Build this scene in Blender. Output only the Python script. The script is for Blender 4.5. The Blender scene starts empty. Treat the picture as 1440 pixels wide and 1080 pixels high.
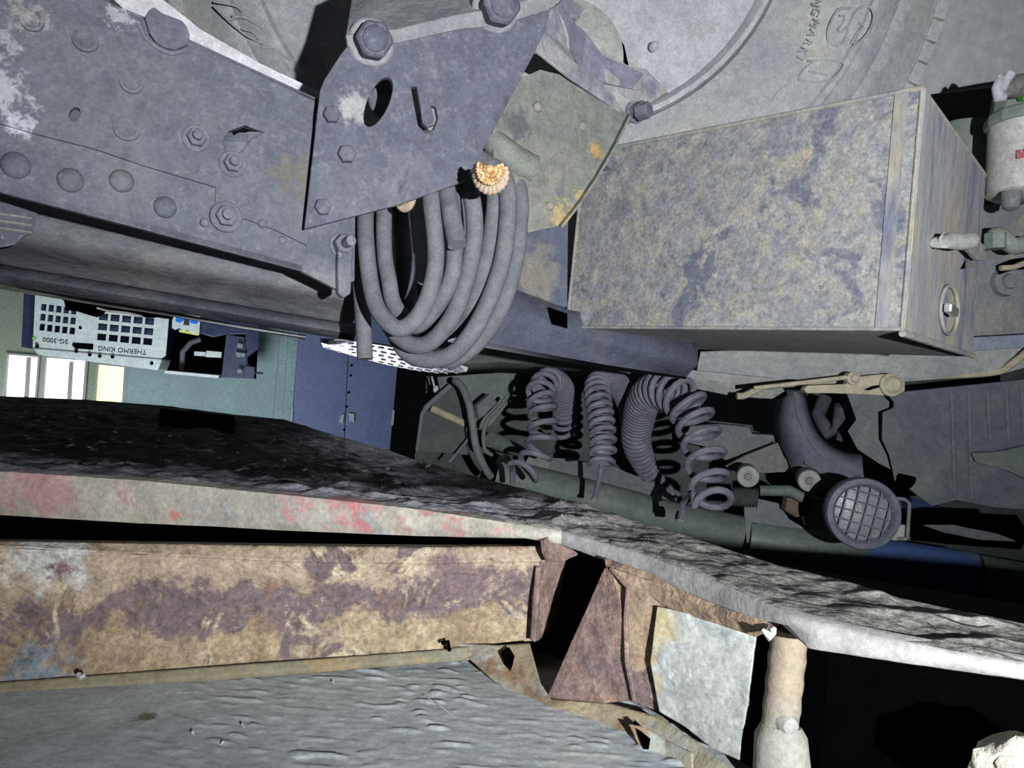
import bpy, bmesh, math, random
from mathutils import Vector as V, Matrix, noise
from mathutils.geometry import tessellate_polygon
random.seed(7)
C = bpy.context.scene.collection
F_PX = 1050.0
ROLL = math.radians(4.4)      # the photograph was taken upside down and a few degrees off level
GH = 1.50                     # height of the lens over the ground
# everything below is written in the frame of the photograph (x right, y away, z up in the picture);
# WORLD turns that frame the right way up: true gravity, ground at z = 0
WORLD = Matrix.Translation((0, 0, GH)) @ Matrix.Rotation(math.pi - ROLL, 4, 'Y')

# ------------------------------------------------------------------ camera, light, exposure
cam = bpy.data.objects.new('camera', bpy.data.cameras.new('camera')); C.objects.link(cam)
cam.data.sensor_width = 36; cam.data.lens = 36 * F_PX / 1440; cam.data.clip_start = .02
cam.matrix_world = WORLD @ Matrix.Rotation(math.pi / 2, 4, 'X')
bpy.context.scene.camera = cam
vs = bpy.context.scene.view_settings
vs.view_transform = 'Standard'; vs.look = 'None'; vs.gamma = 1; vs.use_curve_mapping = False
vs.exposure = 0.0
w = bpy.data.worlds.new('world'); bpy.context.scene.world = w; w.use_nodes = True
w.node_tree.nodes['Background'].inputs[0].default_value = (.5, .6, .75, 1)
w.node_tree.nodes['Background'].inputs[1].default_value = .004

def lamp(name, kind, loc, aim, power, size=.03, col=(1, 1, 1), cone=None, blend=.5):
    d = bpy.data.lights.new(name, kind); d.energy = power; d.color = col
    o = bpy.data.objects.new(name, d); C.objects.link(o)
    if kind == 'AREA': d.size = size
    else: d.shadow_soft_size = size
    if cone: d.spot_size = math.radians(cone); d.spot_blend = blend
    q = (V(aim) - V(loc)).to_track_quat('-Z', 'Y')
    o.matrix_world = WORLD @ (Matrix.Translation(V(loc)) @ q.to_matrix().to_4x4())
    return o
# hand torch held a hand's breadth beside the lens
lamp('hand_torch', 'SPOT', (.24, -.28, -.02), (.14, 1.0, .30), 88, .007, (.95, .97, 1), 104, 1.0)
# unseen fill lights, added to brighten what the torch leaves dark
lamp('lorry_fill', 'AREA', (-1.9, 3.2, -1.2), (-2.2, 5.6, 0), 75, .8, (.85, .95, 1))  # added fill for the neighbouring lorry
lamp('tread_plate_fill', 'SPOT', (-1.3, 3.0, -.90), (-.33, 1.38, .07), 420, .06, (.92, .94, 1), 13, .5)  # added narrow spot that brightens the tread plate
lamp('back_wall_fill', 'AREA', (-6.0, 7.6, -1.8), (-6.2, 9.2, .2), 55, 1.0, (.95, 1, .9))  # added fill for the back wall around the windows

# ------------------------------------------------------------------ helpers
def P(x, y, Y): return V(((x - 720) / F_PX * Y, Y, (540 - y) / F_PX * Y))
class Plane:
    def __init__(s, a, b, c):
        s.o = P(*a); s.n = (P(*b) - s.o).cross(P(*c) - s.o).normalized()
        if s.n.y > 0: s.n = -s.n          # normal looks back at the lens
    def at(s, x, y, out=0.0):
        d = V(((x - 720) / F_PX, 1, (540 - y) / F_PX))
        o = s.o + s.n * out
        return d * (o.dot(s.n) / d.dot(s.n))
def roughen(pts, amp, step=12, seed=0, closed=True):
    out = []; n = len(pts)
    for i in range(n if closed else n - 1):
        a = pts[i]; b = pts[(i + 1) % n]
        L = math.hypot(b[0] - a[0], b[1] - a[1]); k = max(1, int(L / step))
        for j in range(k):
            t = j / k; x = a[0] + (b[0] - a[0]) * t; y = a[1] + (b[1] - a[1]) * t
            v = noise.noise_vector(V((x * .09, y * .09, seed))) + .6 * noise.noise_vector(V((x * .31, y * .31, seed + 5)))
            out.append((x + v.x * amp, y + v.y * amp))
    if not closed: out.append(pts[-1])
    return out
def circle(x, y, r, n=16, ry=None, rot=0):
    ry = ry or r; out = []
    for i in range(n):
        a = 2 * math.pi * i / n; u = r * math.cos(a); v = ry * math.sin(a)
        out.append((x + u * math.cos(rot) - v * math.sin(rot), y + u * math.sin(rot) + v * math.cos(rot)))
    return out

class MB:
    def __init__(s): s.v = []; s.f = []
    def add(s, vs_, fs):
        k = len(s.v); s.v += [V(p) for p in vs_]; s.f += [tuple(i + k for i in f) for f in fs]; return s
    def prism(s, outer, vec, holes=()):
        loops = [outer] + list(holes)
        flat = [V(p) for l in loops for p in l]; n = len(flat)
        tris = tessellate_polygon([[V(p) for p in l] for l in loops])
        if not holes and len(outer) <= 4: tris = [tuple(range(len(outer)))]
        fs = [tuple(t) for t in tris] + [tuple(i + n for i in reversed(t)) for t in tris]
        k = 0
        for l in loops:
            m = len(l)
            for i in range(m):
                a, b = k + i, k + (i + 1) % m
                fs.append((a, b, b + n, a + n))
            k += m
        return s.add(flat + [p + V(vec) for p in flat], fs)
    def plate(s, px, pl, t, out=0.0, holes=()):
        o = [pl.at(x, y, out) for x, y in px]
        hs = [[pl.at(x, y, out) for x, y in h] for h in holes]
        return s.prism(o, -pl.n * t, hs)
    def box(s, c, x, y, z):
        c, x, y, z = V(c), V(x) / 2, V(y) / 2, V(z) / 2
        return s.add([c + x * i + y * j + z * k for k in (-1, 1) for j in (-1, 1) for i in (-1, 1)],
                     [(0, 1, 3, 2), (4, 6, 7, 5), (0, 4, 5, 1), (2, 3, 7, 6), (0, 2, 6, 4), (1, 5, 7, 3)])
    def tube(s, pts, r, n=12, caps=True, closed=False):
        pts = [V(p) for p in pts]; m = len(pts)
        rs = r if isinstance(r, (list, tuple)) else [r] * m
        T = []
        for i in range(m):
            a = pts[(i - 1) % m] if (closed or i) else pts[0]; b = pts[(i + 1) % m] if (closed or i < m - 1) else pts[-1]
            T.append((b - a).normalized())
        u = T[0].orthogonal().normalized(); vs_ = []
        for i in range(m):
            u = (u - T[i] * u.dot(T[i])).normalized(); w_ = T[i].cross(u)
            for j in range(n):
                a = 2 * math.pi * j / n
                vs_.append(pts[i] + (u * math.cos(a) + w_ * math.sin(a)) * rs[i])
        fs = [(i * n + j, i * n + (j + 1) % n, ((i + 1) % m) * n + (j + 1) % n, ((i + 1) % m) * n + j)
              for i in range(m if closed else m - 1) for j in range(n)]
        if caps and not closed: fs += [tuple(reversed(range(n))), tuple(range((m - 1) * n, m * n))]
        return s.add(vs_, fs)
    def lathe(s, o, ax, prof, n=24, rot=0):
        """prof: (distance along the axis, radius)"""
        o = V(o); ax = V(ax).normalized(); u = ax.orthogonal().normalized(); w_ = ax.cross(u)
        vs_ = []
        for d, r in prof:
            for j in range(n):
                a = 2 * math.pi * j / n + rot
                vs_.append(o + ax * d + (u * math.cos(a) + w_ * math.sin(a)) * max(r, 1e-5))
        m = len(prof)
        fs = [(i * n + j, i * n + (j + 1) % n, (i + 1) * n + (j + 1) % n, (i + 1) * n + j) for i in range(m - 1) for j in range(n)]
        fs += [tuple(reversed(range(n))), tuple(range((m - 1) * n, m * n))]
        return s.add(vs_, fs)
    def sheet(s, rows, sub=1):
        rows = [[V(p) for p in r] for r in rows]; n = len(rows[0])
        k = len(s.v)
        return s.add([p for r in rows for p in r], [(i * n + j, i * n + j + 1, (i + 1) * n + j + 1, (i + 1) * n + j) for i in range(len(rows) - 1) for j in range(n - 1)])
    def build(s, name, m, parent=None, base=None, smooth=False, bevel=0, solid=0, sub=0, angle=35, wn=False):
        base = V(base) if base is not None else (parent['_base'] if parent is not None else V((0, 0, 0)))
        base = V(base)
        me = bpy.data.meshes.new(name)
        me.from_pydata([tuple(p - base) for p in s.v], [], s.f); me.validate()
        bm = bmesh.new(); bm.from_mesh(me); bmesh.ops.recalc_face_normals(bm, faces=bm.faces[:]); bm.to_mesh(me); bm.free()
        me.materials.append(m)
        o = bpy.data.objects.new(name, me); C.objects.link(o)
        if parent is not None: o.parent = parent
        else: o.location = base
        o['_base'] = tuple(base)
        if smooth:
            me.polygons.foreach_set('use_smooth', [True] * len(me.polygons))
            try: me.set_sharp_from_angle(angle=math.radians(angle))
            except Exception: pass
        if solid: k = o.modifiers.new('solid', 'SOLIDIFY'); k.thickness = solid; k.offset = 0
        if sub: k = o.modifiers.new('sub', 'SUBSURF'); k.levels = k.render_levels = sub
        if bevel: k = o.modifiers.new('bev', 'BEVEL'); k.width = bevel; k.segments = 2; k.limit_method = 'ANGLE'; k.angle_limit = math.radians(40)
        return o
def tag(o, label=None, cat=None, group=None, kind=None):
    for k, v in (('label', label), ('category', cat), ('group', group), ('kind', kind)):
        if v: o[k] = v
    return o
def thing(name, label, cat, base, group=None):
    o = bpy.data.objects.new(name, None); C.objects.link(o); o.location = base; o.empty_display_size = .02
    o['_base'] = tuple(base); return tag(o, label, cat, group)
def smoothpath(pts, k=6):
    """Catmull-Rom through 3-D points"""
    pts = [V(p) for p in pts]; out = []
    q = [pts[0] * 2 - pts[1]] + pts + [pts[-1] * 2 - pts[-2]]
    for i in range(1, len(q) - 2):
        for j in range(k):
            t = j / k; a, b, c, d = q[i - 1:i + 3]
            out.append(.5 * ((2 * b) + (c - a) * t + (2 * a - 5 * b + 4 * c - d) * t * t + (3 * b - a - 3 * c + d) * t ** 3))
    out.append(pts[-1]); return out
def path(pts, k=6): return smoothpath([P(*p) for p in pts], k)
def glyphs(text, o, xd, yd, size, depth, m, name, parent, arc=None):
    """raised lettering; xd reading direction, yd towards the letter tops"""
    cu = bpy.data.curves.new('t', 'FONT'); cu.body = text; cu.size = size; cu.extrude = depth; cu.align_x = 'CENTER'; cu.align_y = 'CENTER'
    cu.resolution_u = 3
    t = bpy.data.objects.new('t', cu); C.objects.link(t); bpy.context.view_layer.update()
    me = bpy.data.meshes.new_from_object(t.evaluated_get(bpy.context.evaluated_depsgraph_get()))
    bpy.data.objects.remove(t)
    xd = V(xd).normalized(); yd = V(yd).normalized(); n = xd.cross(yd)
    base = V(parent['_base'])
    for v in me.vertices:
        v.co = V(o) + xd * v.co.x + yd * v.co.y + n * v.co.z - base
    me.materials.clear(); me.materials.append(m)
    ob = bpy.data.objects.new(name, me); C.objects.link(ob); ob.parent = parent; ob['_base'] = tuple(base); return ob

# ------------------------------------------------------------------ materials
def mat(name, base, layers=(), rough=.75, metal=0.0, bumps=((60, .3),), spec=.35, stretch=(1, 1, 1), var=.18, emit=None, grain=.22):
    m = bpy.data.materials.new(name); m.use_nodes = True; nt = m.node_tree; N = nt.nodes; Lk = nt.links
    b = N['Principled BSDF']; b.inputs['Roughness'].default_value = rough; b.inputs['Metallic'].default_value = metal
    b.inputs['Specular IOR Level'].default_value = spec
    tc = N.new('ShaderNodeTexCoord'); mp = N.new('ShaderNodeMapping'); mp.inputs['Scale'].default_value = stretch
    Lk.new(tc.outputs['Object'], mp.inputs[0]); co = mp.outputs[0]
    def nz(scale, detail=4, dist=0, r=.6):
        n = N.new('ShaderNodeTexNoise'); n.inputs['Scale'].default_value = scale; n.inputs['Detail'].default_value = detail
        n.inputs['Distortion'].default_value = dist; n.inputs['Roughness'].default_value = r
        Lk.new(co, n.inputs['Vector']); return n.outputs['Fac']
    def rng(src, lo, hi, a=0, c=1):
        r = N.new('ShaderNodeMapRange'); r.inputs['From Min'].default_value = lo; r.inputs['From Max'].default_value = hi
        r.inputs['To Min'].default_value = a; r.inputs['To Max'].default_value = c; Lk.new(src, r.inputs[0]); return r.outputs[0]
    def mix(f, a, c):
        x = N.new('ShaderNodeMix'); x.data_type = 'RGBA'
        Lk.new(f, x.inputs['Factor'])
        for s_, v in ((6, a), (7, c)):
            if isinstance(v, tuple): x.inputs[s_].default_value = (*v, 1)
            else: Lk.new(v, x.inputs[s_])
        return x.outputs[2]
    lo = tuple(c * (1 - var) for c in base); hi = tuple(min(1, c * (1 + var)) for c in base)
    col = mix(rng(nz(35, 8, .4, .7), .3, .7), lo, hi)
    for L in layers:
        if L[0] == 'blob':          # ('blob', colour, centre, radius, wobble)
            _, c, cen, rad, wob = L
            d = N.new('ShaderNodeVectorMath'); d.operation = 'DISTANCE'; Lk.new(tc.outputs['Object'], d.inputs[0]); d.inputs[1].default_value = tuple(cen)
            a = N.new('ShaderNodeMath'); a.operation = 'ADD'; Lk.new(rng(nz(1.6 / rad, 6, .3, .65), .25, .75, -wob * rad, wob * rad), a.inputs[0]); Lk.new(d.outputs['Value'], a.inputs[1])
            f = rng(a.outputs[0], rad * 1.3, rad * .62, 0, 1)
        elif L[0] == 'axis':        # ('axis', colour, direction, from, to, wobble, scale): a dirt band along one axis
            _, c, dr, f0, f1, wob, sc = L
            d = N.new('ShaderNodeVectorMath'); d.operation = 'DOT_PRODUCT'; Lk.new(tc.outputs['Object'], d.inputs[0]); d.inputs[1].default_value = tuple(dr)
            a = N.new('ShaderNodeMath'); a.operation = 'ADD'; Lk.new(rng(nz(sc, 6, .4, .65), .25, .75, -wob, wob), a.inputs[0]); Lk.new(d.outputs['Value'], a.inputs[1])
            f = rng(a.outputs[0], f0, f1, 0, 1)
        else:                       # (colour, scale, lo, hi[, distortion])
            c, sc, l0, h0 = L[:4]
            f = rng(nz(sc, 7, L[4] if len(L) > 4 else .5, .62), l0, h0)
        col = mix(f, col, c)
    if grain and not emit:
        g1 = rng(nz(260, 5, .3, .75), .3, .7, 1 - grain, 1 + grain); g2 = rng(nz(75, 5, .3, .7), .3, .7, 1 - grain * .7, 1 + grain * .7)
        gm = N.new('ShaderNodeMath'); gm.operation = 'MULTIPLY'; Lk.new(g1, gm.inputs[0]); Lk.new(g2, gm.inputs[1])
        vm = N.new('ShaderNodeVectorMath'); vm.operation = 'SCALE'; Lk.new(col, vm.inputs[0]); Lk.new(gm.outputs[0], vm.inputs['Scale']); col = vm.outputs[0]
    Lk.new(col, b.inputs['Base Color'])
    Lk.new(rng(nz(20, 4), .3, .7, max(0, rough - .1), min(1, rough + .1)), b.inputs['Roughness'])
    prev = None
    for sc, st in bumps:
        bp = N.new('ShaderNodeBump'); bp.inputs['Strength'].default_value = st; bp.inputs['Distance'].default_value = .25 / sc
        Lk.new(nz(sc, 6, .2, .6), bp.inputs['Height'])
        if prev: Lk.new(prev, bp.inputs['Normal'])
        prev = bp.outputs[0]
    if prev: Lk.new(prev, b.inputs['Normal'])
    if emit: b.inputs['Emission Color'].default_value = (*emit[0], 1); b.inputs['Emission Strength'].default_value = emit[1]
    return m
STEEL = (.112, .12, .150); DUST = (.27, .27, .27); TAN = (.33, .30, .24)
M = {}
M['rail'] = None
M['steel'] = mat('dusty_chassis_steel', STEEL, [((.27, .27, .28), 110, .60, .74), (DUST, 7, .48, .72), ((.10, .105, .14), 16, .58, .72)], bumps=((110, .4), (18, .3)))
M['steel2'] = mat('dark_dusty_steel', (.10, .105, .13), [(DUST, 6, .5, .8)], bumps=((110, .4), (18, .3)))
M['bolt'] = mat('bolt_steel', (.135, .142, .175), [((.22, .22, .22), 30, .5, .7)], bumps=((150, .3),))
M['tandust'] = mat('tan_dusted_steel', (.26, .26, .24), [(TAN, 9, .5, .7), ((.17, .18, .22), 12, .56, .66)], bumps=((70, .35), (14, .3)))
M['rubber'] = mat('dusty_hose_rubber', (.15, .155, .17), [((.215, .215, .22), 22, .5, .75), ((.11, .115, .13), 12, .58, .75)], rough=.8, bumps=((160, .18),), spec=.25)
M['tyre'] = mat('dust_caked_tyre', (.50, .515, .515), [((.41, .43, .46), 9, .45, .65), ((.56, .555, .50), 5, .52, .7)], rough=.9, bumps=((120, .18), (25, .2)), spec=.2)
M['wheel'] = mat('dusty_wheel_disc', (.60, .60, .63), [((.45, .46, .52), 7, .5, .7)], rough=.7, bumps=((110, .15), (22, .15)))
M['void'] = mat('black_and_shade', (.0008, .0008, .001), rough=1, bumps=(), spec=0)  # near-black: paints shade into gaps, also colours black parts
M['ground'] = mat('concrete_ground', (.30, .31, .33), [((.24, .25, .26), 4, .5, .7)], rough=.9, bumps=((45, .2), (200, .15)))
M['coil'] = mat('spiral_hose_plastic', (.20, .20, .25), [((.29, .29, .31), 25, .5, .7)], rough=.6, bumps=((200, .1),), spec=.4)
M['cabgreen'] = mat('green_grey_cab_paint', (.17, .215, .195), [((.26, .27, .24), 5, .5, .7)], rough=.6, bumps=((40, .15),))
M['cabdark'] = mat('dark_cab_metal', (.10, .115, .115), [((.19, .20, .18), 6, .5, .75)], rough=.75, bumps=((40, .25),))
M['cabgrey'] = mat('grey_cab_metal', (.22, .235, .25), [((.30, .30, .27), 6, .5, .75)], rough=.7, bumps=((50, .2),))
M['silver'] = mat('pale_galvanised_sheet', (.42, .43, .40), [((.33, .34, .35), 8, .5, .7)], rough=.6, bumps=((30, .2),))
M['cream'] = mat('cream_dusty_metal', (.50, .46, .33), [((.38, .37, .30), 18, .5, .7)], rough=.7, bumps=((80, .25),))
M['blue'] = mat('blue_cab_paint', (.05, .09, .25), [((.30, .36, .33), 7, .5, .72)], rough=.45, bumps=((40, .1),), spec=.5)

# ------------------------------------------------------------------ setting
vup = V((math.sin(ROLL), 0, math.cos(ROLL)))      # picture-up along true gravity: points at the ground
ex = V((math.cos(ROLL), 0, -math.sin(ROLL)))
def lv(x, y, h): return ex * x + V((0, 1, 0)) * y + vup * h    # level frame: x across, y away, h towards the ground
g = MB(); g.prism([lv(-9, -2, GH), lv(9, -2, GH), lv(9, 14, GH), lv(-9, 14, GH)], vup * .1)
tag(g.build('floor', M['ground'], base=lv(0, 0, GH)), kind='structure')
M['wallp'] = mat('workshop_wall_panel', (.34, .38, .33), [((.25, .29, .25), 2, .5, .7)], rough=.8, bumps=((20, .1),))
M['glow'] = mat('lit_window', (.9, .9, .88), emit=((1, .97, .96), 1.3), bumps=())
M['glowy'] = mat('lit_yellow_window', (.9, .9, .5), emit=((1, 1, .55), 1.2), bumps=())
M['post'] = mat('window_post_metal', (.42, .43, .46), bumps=((30, .1),))
wall = Plane((0, 400, 9), (0, 600, 9), (300, 450, 9.4))
wins = [[(9, 497), (55, 501), (50, 563), (4, 559)], [(62, 501), (122, 506), (117, 572), (57, 566)], [(136, 511), (176, 515), (172, 580), (131, 574)]]
wb = MB(); wb.plate([(-260, 330), (520, 372), (480, 800), (-280, 760)], wall, .12, holes=wins)
wb = tag(wb.build('wall_back', M['wallp'], base=wall.at(100, 400)), kind='structure')
for i, wn in enumerate(wins):
    cx = sum(p[0] for p in wn) / 4; cy = sum(p[1] for p in wn) / 4
    t = thing('window_%d' % (i + 1), None, None, wall.at(cx, cy)); t['kind'] = 'structure'
    if i == 2:
        MB().plate(wn, wall, .01, out=-.06).build('pane', M['glowy'], t)
    else:
        MB().plate(wn, wall, .01, out=-.06).build('pane', M['glow'], t)
    fr = MB(); inner = [(cx + (x - cx) * .93, cy + (y - cy) * .95) for x, y in wn]
    fr.plate([(cx + (x - cx) * 1.06, cy + (y - cy) * 1.04) for x, y in wn], wall, .05, out=.02, holes=[inner]).build('window_frame', M['post'], t)
    if i < 2: MB().plate([(cx + 8, cy - 28), (cx + 13, cy - 28), (cx + 9, cy + 36), (cx + 4, cy + 36)], wall, .03, out=.0).build('mullion', M['post'], t)

# ------------------------------------------------------------------ bolts
def hexbolt(pl_or_n, p, r, h, name, parent, m=None, washer=0, rot=0, dome=False, shank=0):
    n = pl_or_n.n if isinstance(pl_or_n, Plane) else V(pl_or_n).normalized()
    b = MB()
    if washer: b.lathe(p - n * .001, n, [(0, washer), (r * .22, washer), (r * .3, washer * .93)], 20)
    z = r * .2 if washer else 0
    if dome: b.lathe(p, n, [(-.001, r), (h * .35, r * .98), (h * .7, r * .8), (h * .92, r * .45), (h, r * .1)], 16)
    else: b.lathe(p, n, [(z - .001, r), (z + h * .85, r), (z + h, r * .86)], 6, rot)
    if shank: b.lathe(p + n * (z + h), n, [(0, r * .5), (shank, r * .5), (shank + r * .08, r * .42)], 14)
    return b.build(name, m or M['bolt'], parent, bevel=min(.0012, r * .08), smooth=dome)

# ------------------------------------------------------------------ frame rail, upper left in the picture
rail = Plane((0, 100, .62), (0, 250, .62), (440, 200, .745))
base = rail.at(220, 60)
M['rail'] = mat('frame_rail_steel', STEEL, [((.19, .19, .20), 120, .54, .72), ((.165, .165, .175), 7, .45, .70), ((.08, .085, .115), 14, .58, .72),
    ('blob', (.38, .38, .42), rail.at(2, 125) - base, .017, 1.3), ('blob', (.45, .45, .50), rail.at(30, 175) - base, .009, 1.0), ('blob', (.32, .32, .36), rail.at(12, 60) - base, .009, 1.4),
    ('blob', (.33, .33, .36), rail.at(170, 25) - base, .009, 1.4), ('blob', (.27, .265, .26), rail.at(40, 22) - base, .012, 1.4),
    ('blob', (.15, .142, .125), rail.at(415, 250) - base, .020, 1.4)], bumps=((110, .45), (25, .4)))
T = thing('frame_rail', 'dusty grey truck frame rail studded with domed rivets, beside the white strip and the tyre', 'frame rail', base)
r_ = MB(); r_.plate([(-420, -260), (90, -30), (143, 0), (200, 22), (270, 57), (447, 139), (426, 381), (0, 270), (-420, 160)], rail, .008, holes=[circle(105, 161, 8, 12, 11, .35), [(314, 197), (322, 184), (345, 176), (371, 186), (350, 185), (334, 190), (320, 198)]])
r_.build('web', M['rail'], T, bevel=.0012)
fl = MB(); e0, e1 = rail.at(-420, 160), rail.at(426, 382)          # lower flange turning away from the lens
fl.prism([e0, e1, e1 + V((.0, .014, -.0)), e0 + V((0, .014, -.0))], V((0, 0, .007)))
fl.build('flange', M['rail'], T, bevel=.001)
fl = MB(); e0, e1 = rail.at(260, 54), rail.at(446, 139)
fl.prism([e0, e1, e1 + V((0, .05, .003)), e0 + V((0, .05, .003))], V((0, 0, -.006))); fl.build('flange', M['rail'], T, bevel=.001)
db = MB(); db.plate([(-420, -262), (80, -32), (138, 2), (198, 25), (268, 60), (441, 142), (432, 345), (385, 322), (302, 292), (304, 263), (200, 232), (130, 208), (50, 188), (-420, 50)], rail, .004, out=.004,
    holes=[circle(105, 161, 8, 12, 11, .35), [(312, 198), (322, 184), (345, 176), (371, 186), (352, 198), (340, 216), (326, 222), (318, 240), (313, 240)]])
db.build('doubler_plate', M['rail'], T, bevel=.0012)
tb = MB(); tb.prism([rail.at(314, 200, .002), rail.at(336, 186, .012), rail.at(368, 187, .010), rail.at(348, 200, .004), rail.at(338, 214, .003), rail.at(320, 224, .002)], -rail.n * .003)
tb.build('folded_tab', M['steel'], T, bevel=.0008)
for x, y, r in ((22, 233, 17), (99, 254, 16), (171, 255, 15.5), (232, 292, 15)):
    hexbolt(rail, rail.at(x, y), r * .00066, .0075, 'rivet', T, M['rail'], dome=True)
for x, y, r in ((178, 181, 16), (185, 117, 14), (120, 57, 15), (45, 30, 13)):
    b = MB(); b.lathe(rail.at(x, y, .004), rail.n, [(-.001, r * .0007), (.0028, r * .00068), (.0035, r * .0005), (.0025, r * .0004)], 20)
    b.build('rivet', M['rail'], T, smooth=True)
for x, y, r in ((276, 195, 12), (327, 231, 12), (318, 305, 14)):
    hexbolt(rail, rail.at(x, y, .004), r * .00072, .007, 'bolt', T, washer=r * .00105, shank=.006, rot=.3)
for x, y in ((288, 313), (369, 314), (397, 338)):
    hexbolt(rail, rail.at(x, y, .004 if x < 380 else 0), .0042, .003, 'rivet', T, M['bolt'], dome=True)
lg = MB(); lg.plate(roughen([(203, 24), (209, 14), (217, 10), (228, 18), (242, 24), (256, 29), (264, 38), (267, 50), (264, 62), (250, 68), (234, 68), (220, 60), (210, 46)], 1.2, 5), rail, .02, out=.010)
lg.build('welded_lug', M['rail'], T, bevel=.004, smooth=True)
b = MB(); b.tube([rail.at(x, y, .005) for x, y in [(196, 36), (204, 52), (222, 68), (240, 75), (258, 72)]], .0022, 8); b.build('weld_bead', M['bolt'], T, smooth=True)

# dusty strip between the rail and the tyre; near-white paints in raking light
M['litdust'] = mat('raking_lit_dust', (.80, .79, .82), [((.60, .59, .60), 40, .62, .7)], rough=.9, bumps=((110, .5), (30, .4)))
st = Plane((230, 0, .90), (230, 100, .90), (446, 130, .96))
b = MB(); b.plate(roughen([(130, -75), (231, 0), (280, 40), (364, 88), (451, 130), (451, 152), (400, 135), (300, 85), (190, 30), (90, -75)], .8, 9), st, .03)
tag(b.build('crusted_strip', M['litdust'], base=st.at(340, 75), bevel=.002), 'bright whitish crusted strip running between the riveted rail and the tyre', 'metal strip')

# ------------------------------------------------------------------ wheel
WO = P(800, -150, 1.22); WN = V((.05, -1, -.10)).normalized()
T = thing('truck_wheel', 'large dusty truck wheel with raised sidewall lettering, above the stained steel box in the picture', 'wheel', WO + vup * .55)
R = .68; rb = .372
prof = [(.02, rb), (-.005, rb + .008), (-.012, rb + .03), (-.03, rb + .07), (-.045, rb + .12), (-.042, rb + .15), (-.036, rb + .157), (-.036, rb + .165), (-.040, rb + .168), (-.033, rb + .19), (-.02, rb + .205), (-.02, rb + .211), (-.012, rb + .232), (.0, rb + .246), (.03, R), (.24, R), (.28, R - .04), (.31, rb + .05), (.29, rb)]
b = MB(); n = 96; u = WN.orthogonal().normalized(); w_ = WN.cross(u)
b.lathe(WO + WN * .0, -WN, prof, n)
TYRE = b.build('tyre', M['tyre'], T, smooth=True, angle=28)
# tread blocks on the shoulder
tb = MB()
for i in range(110):
    a = 2 * math.pi * i / 110; d = u * math.cos(a) + w_ * math.sin(a); tt = -u * math.sin(a) + w_ * math.cos(a)
    tb.box(WO - WN * .04 + d * (R - .012), tt * (.034 if i % 2 else .036), WN * .05, d * .022)
k = tb.build('tread_block', M['tyre'], T, bevel=.002); k['kind'] = 'stuff'
b = MB(); b.lathe(WO, -WN, [(.012, rb + .004), (-.004, rb + .002), (-.008, rb - .006), (.004, rb - .014), (.05, rb - .03), (.055, rb - .06), (.03, rb - .10), (.01, .15), (.012, .1), (.01, .01)], 72)
DISC = b.build('wheel_disc', M['wheel'], T, smooth=True, angle=50)
hexbolt(WN, WO + (P(925, 57, 1.22) - WO) - WN * ((P(925, 57, 1.22) - WO).dot(WN)) + WN * .0, .008, .016, 'lug_bolt', DISC, M['wheel'], dome=True)
def onwheel(x, y, out):
    d = V(((x - 720) / F_PX, 1, (540 - y) / F_PX)); o = WO + WN * out
    return d * (o.dot(WN) / d.dot(WN))
b = MB(); cr = [(840, 20), (862, 38), (878, 64), (884, 92), (880, 92), (872, 68), (858, 42)]
b.prism([onwheel(x, y, -.006) for x, y in cr], WN * -.003); b.build('hand_hole', M['void'], DISC)
M['emb'] = mat('embossed_tyre_rubber', (.44, .455, .47), rough=.9, bumps=((150, .1),))
for ch, x, y in (('N', 1148, 3), ('G', 1147, 17), ('M', 1145, 33), ('A', 1141, 47), ('R', 1136, 60), ('K', 1129, 72), ('I', 1124, 82)):
    c = onwheel(x, y, .037); rad = (c - WO).normalized()
    glyphs(ch, c, rad.cross(WN), rad, .019, .003, M['emb'], 'embossed_letter', TYRE)
def arcband(pts, wdt, out=.046, name='embossed_logo'):
    b = MB(); b.tube(smoothpath([onwheel(x, y, out) for x, y in pts], 4), wdt, 6); return b.build(name, M['emb'], TYRE, smooth=True)
arcband([(1196, 12), (1180, 13), (1168, 32), (1164, 50), (1168, 62), (1180, 63), (1190, 52), (1194, 36), (1202, 18), (1214, 9), (1226, 12), (1229, 26), (1222, 44), (1210, 58), (1200, 63)], .0021)
arcband([(1180, 22), (1188, 24), (1184, 34), (1178, 42), (1184, 45), (1192, 36)], .0018)
arcband([(1208, 32), (1214, 36), (1208, 42), (1202, 52), (1196, 62)], .0018)
arcband([(1136, 86), (1160, 85), (1186, 89), (1178, 104), (1164, 114), (1140, 115), (1124, 112), (1130, 98), (1144, 87)], .0016, .044, 'embossed_panel')
arcband([(1138, 100), (1150, 103), (1164, 105)], .0016, .046)
arcband([(1086, 140), (1100, 124), (1116, 119), (1110, 132), (1128, 124), (1124, 136)], .0016, .040)
for pts in ([(300, 8), (322, 30), (350, 52), (378, 62), (372, 44), (350, 26), (326, 22)], [(322, 28), (340, 24), (366, 38), (382, 60)], [(340, 40), (356, 46), (370, 62)],
            [(368, 68), (386, 68), (404, 82), (424, 88)], [(300, 2), (330, 8), (340, 16)]):
    arcband(pts, .0018, .0385)

M['drum'] = mat('pale_drum_dust', (.42, .43, .40), [((.36, .37, .38), 10, .5, .7)])
# drum-like round housing between wheel and strut
b = MB(); c = P(795, 78, 1.02); nn = V((.12, -1, .1)).normalized()
b.lathe(c, nn, [(-.06, .080), (.0, .082), (.012, .078), (.018, .06), (.02, .02)], 48)
tag(b.build('brake_drum_cover', M['drum'], base=c, smooth=True), 'round pale grey-green drum cover with a black crescent beside its rim, behind the bent strut', 'drum cover')

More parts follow.
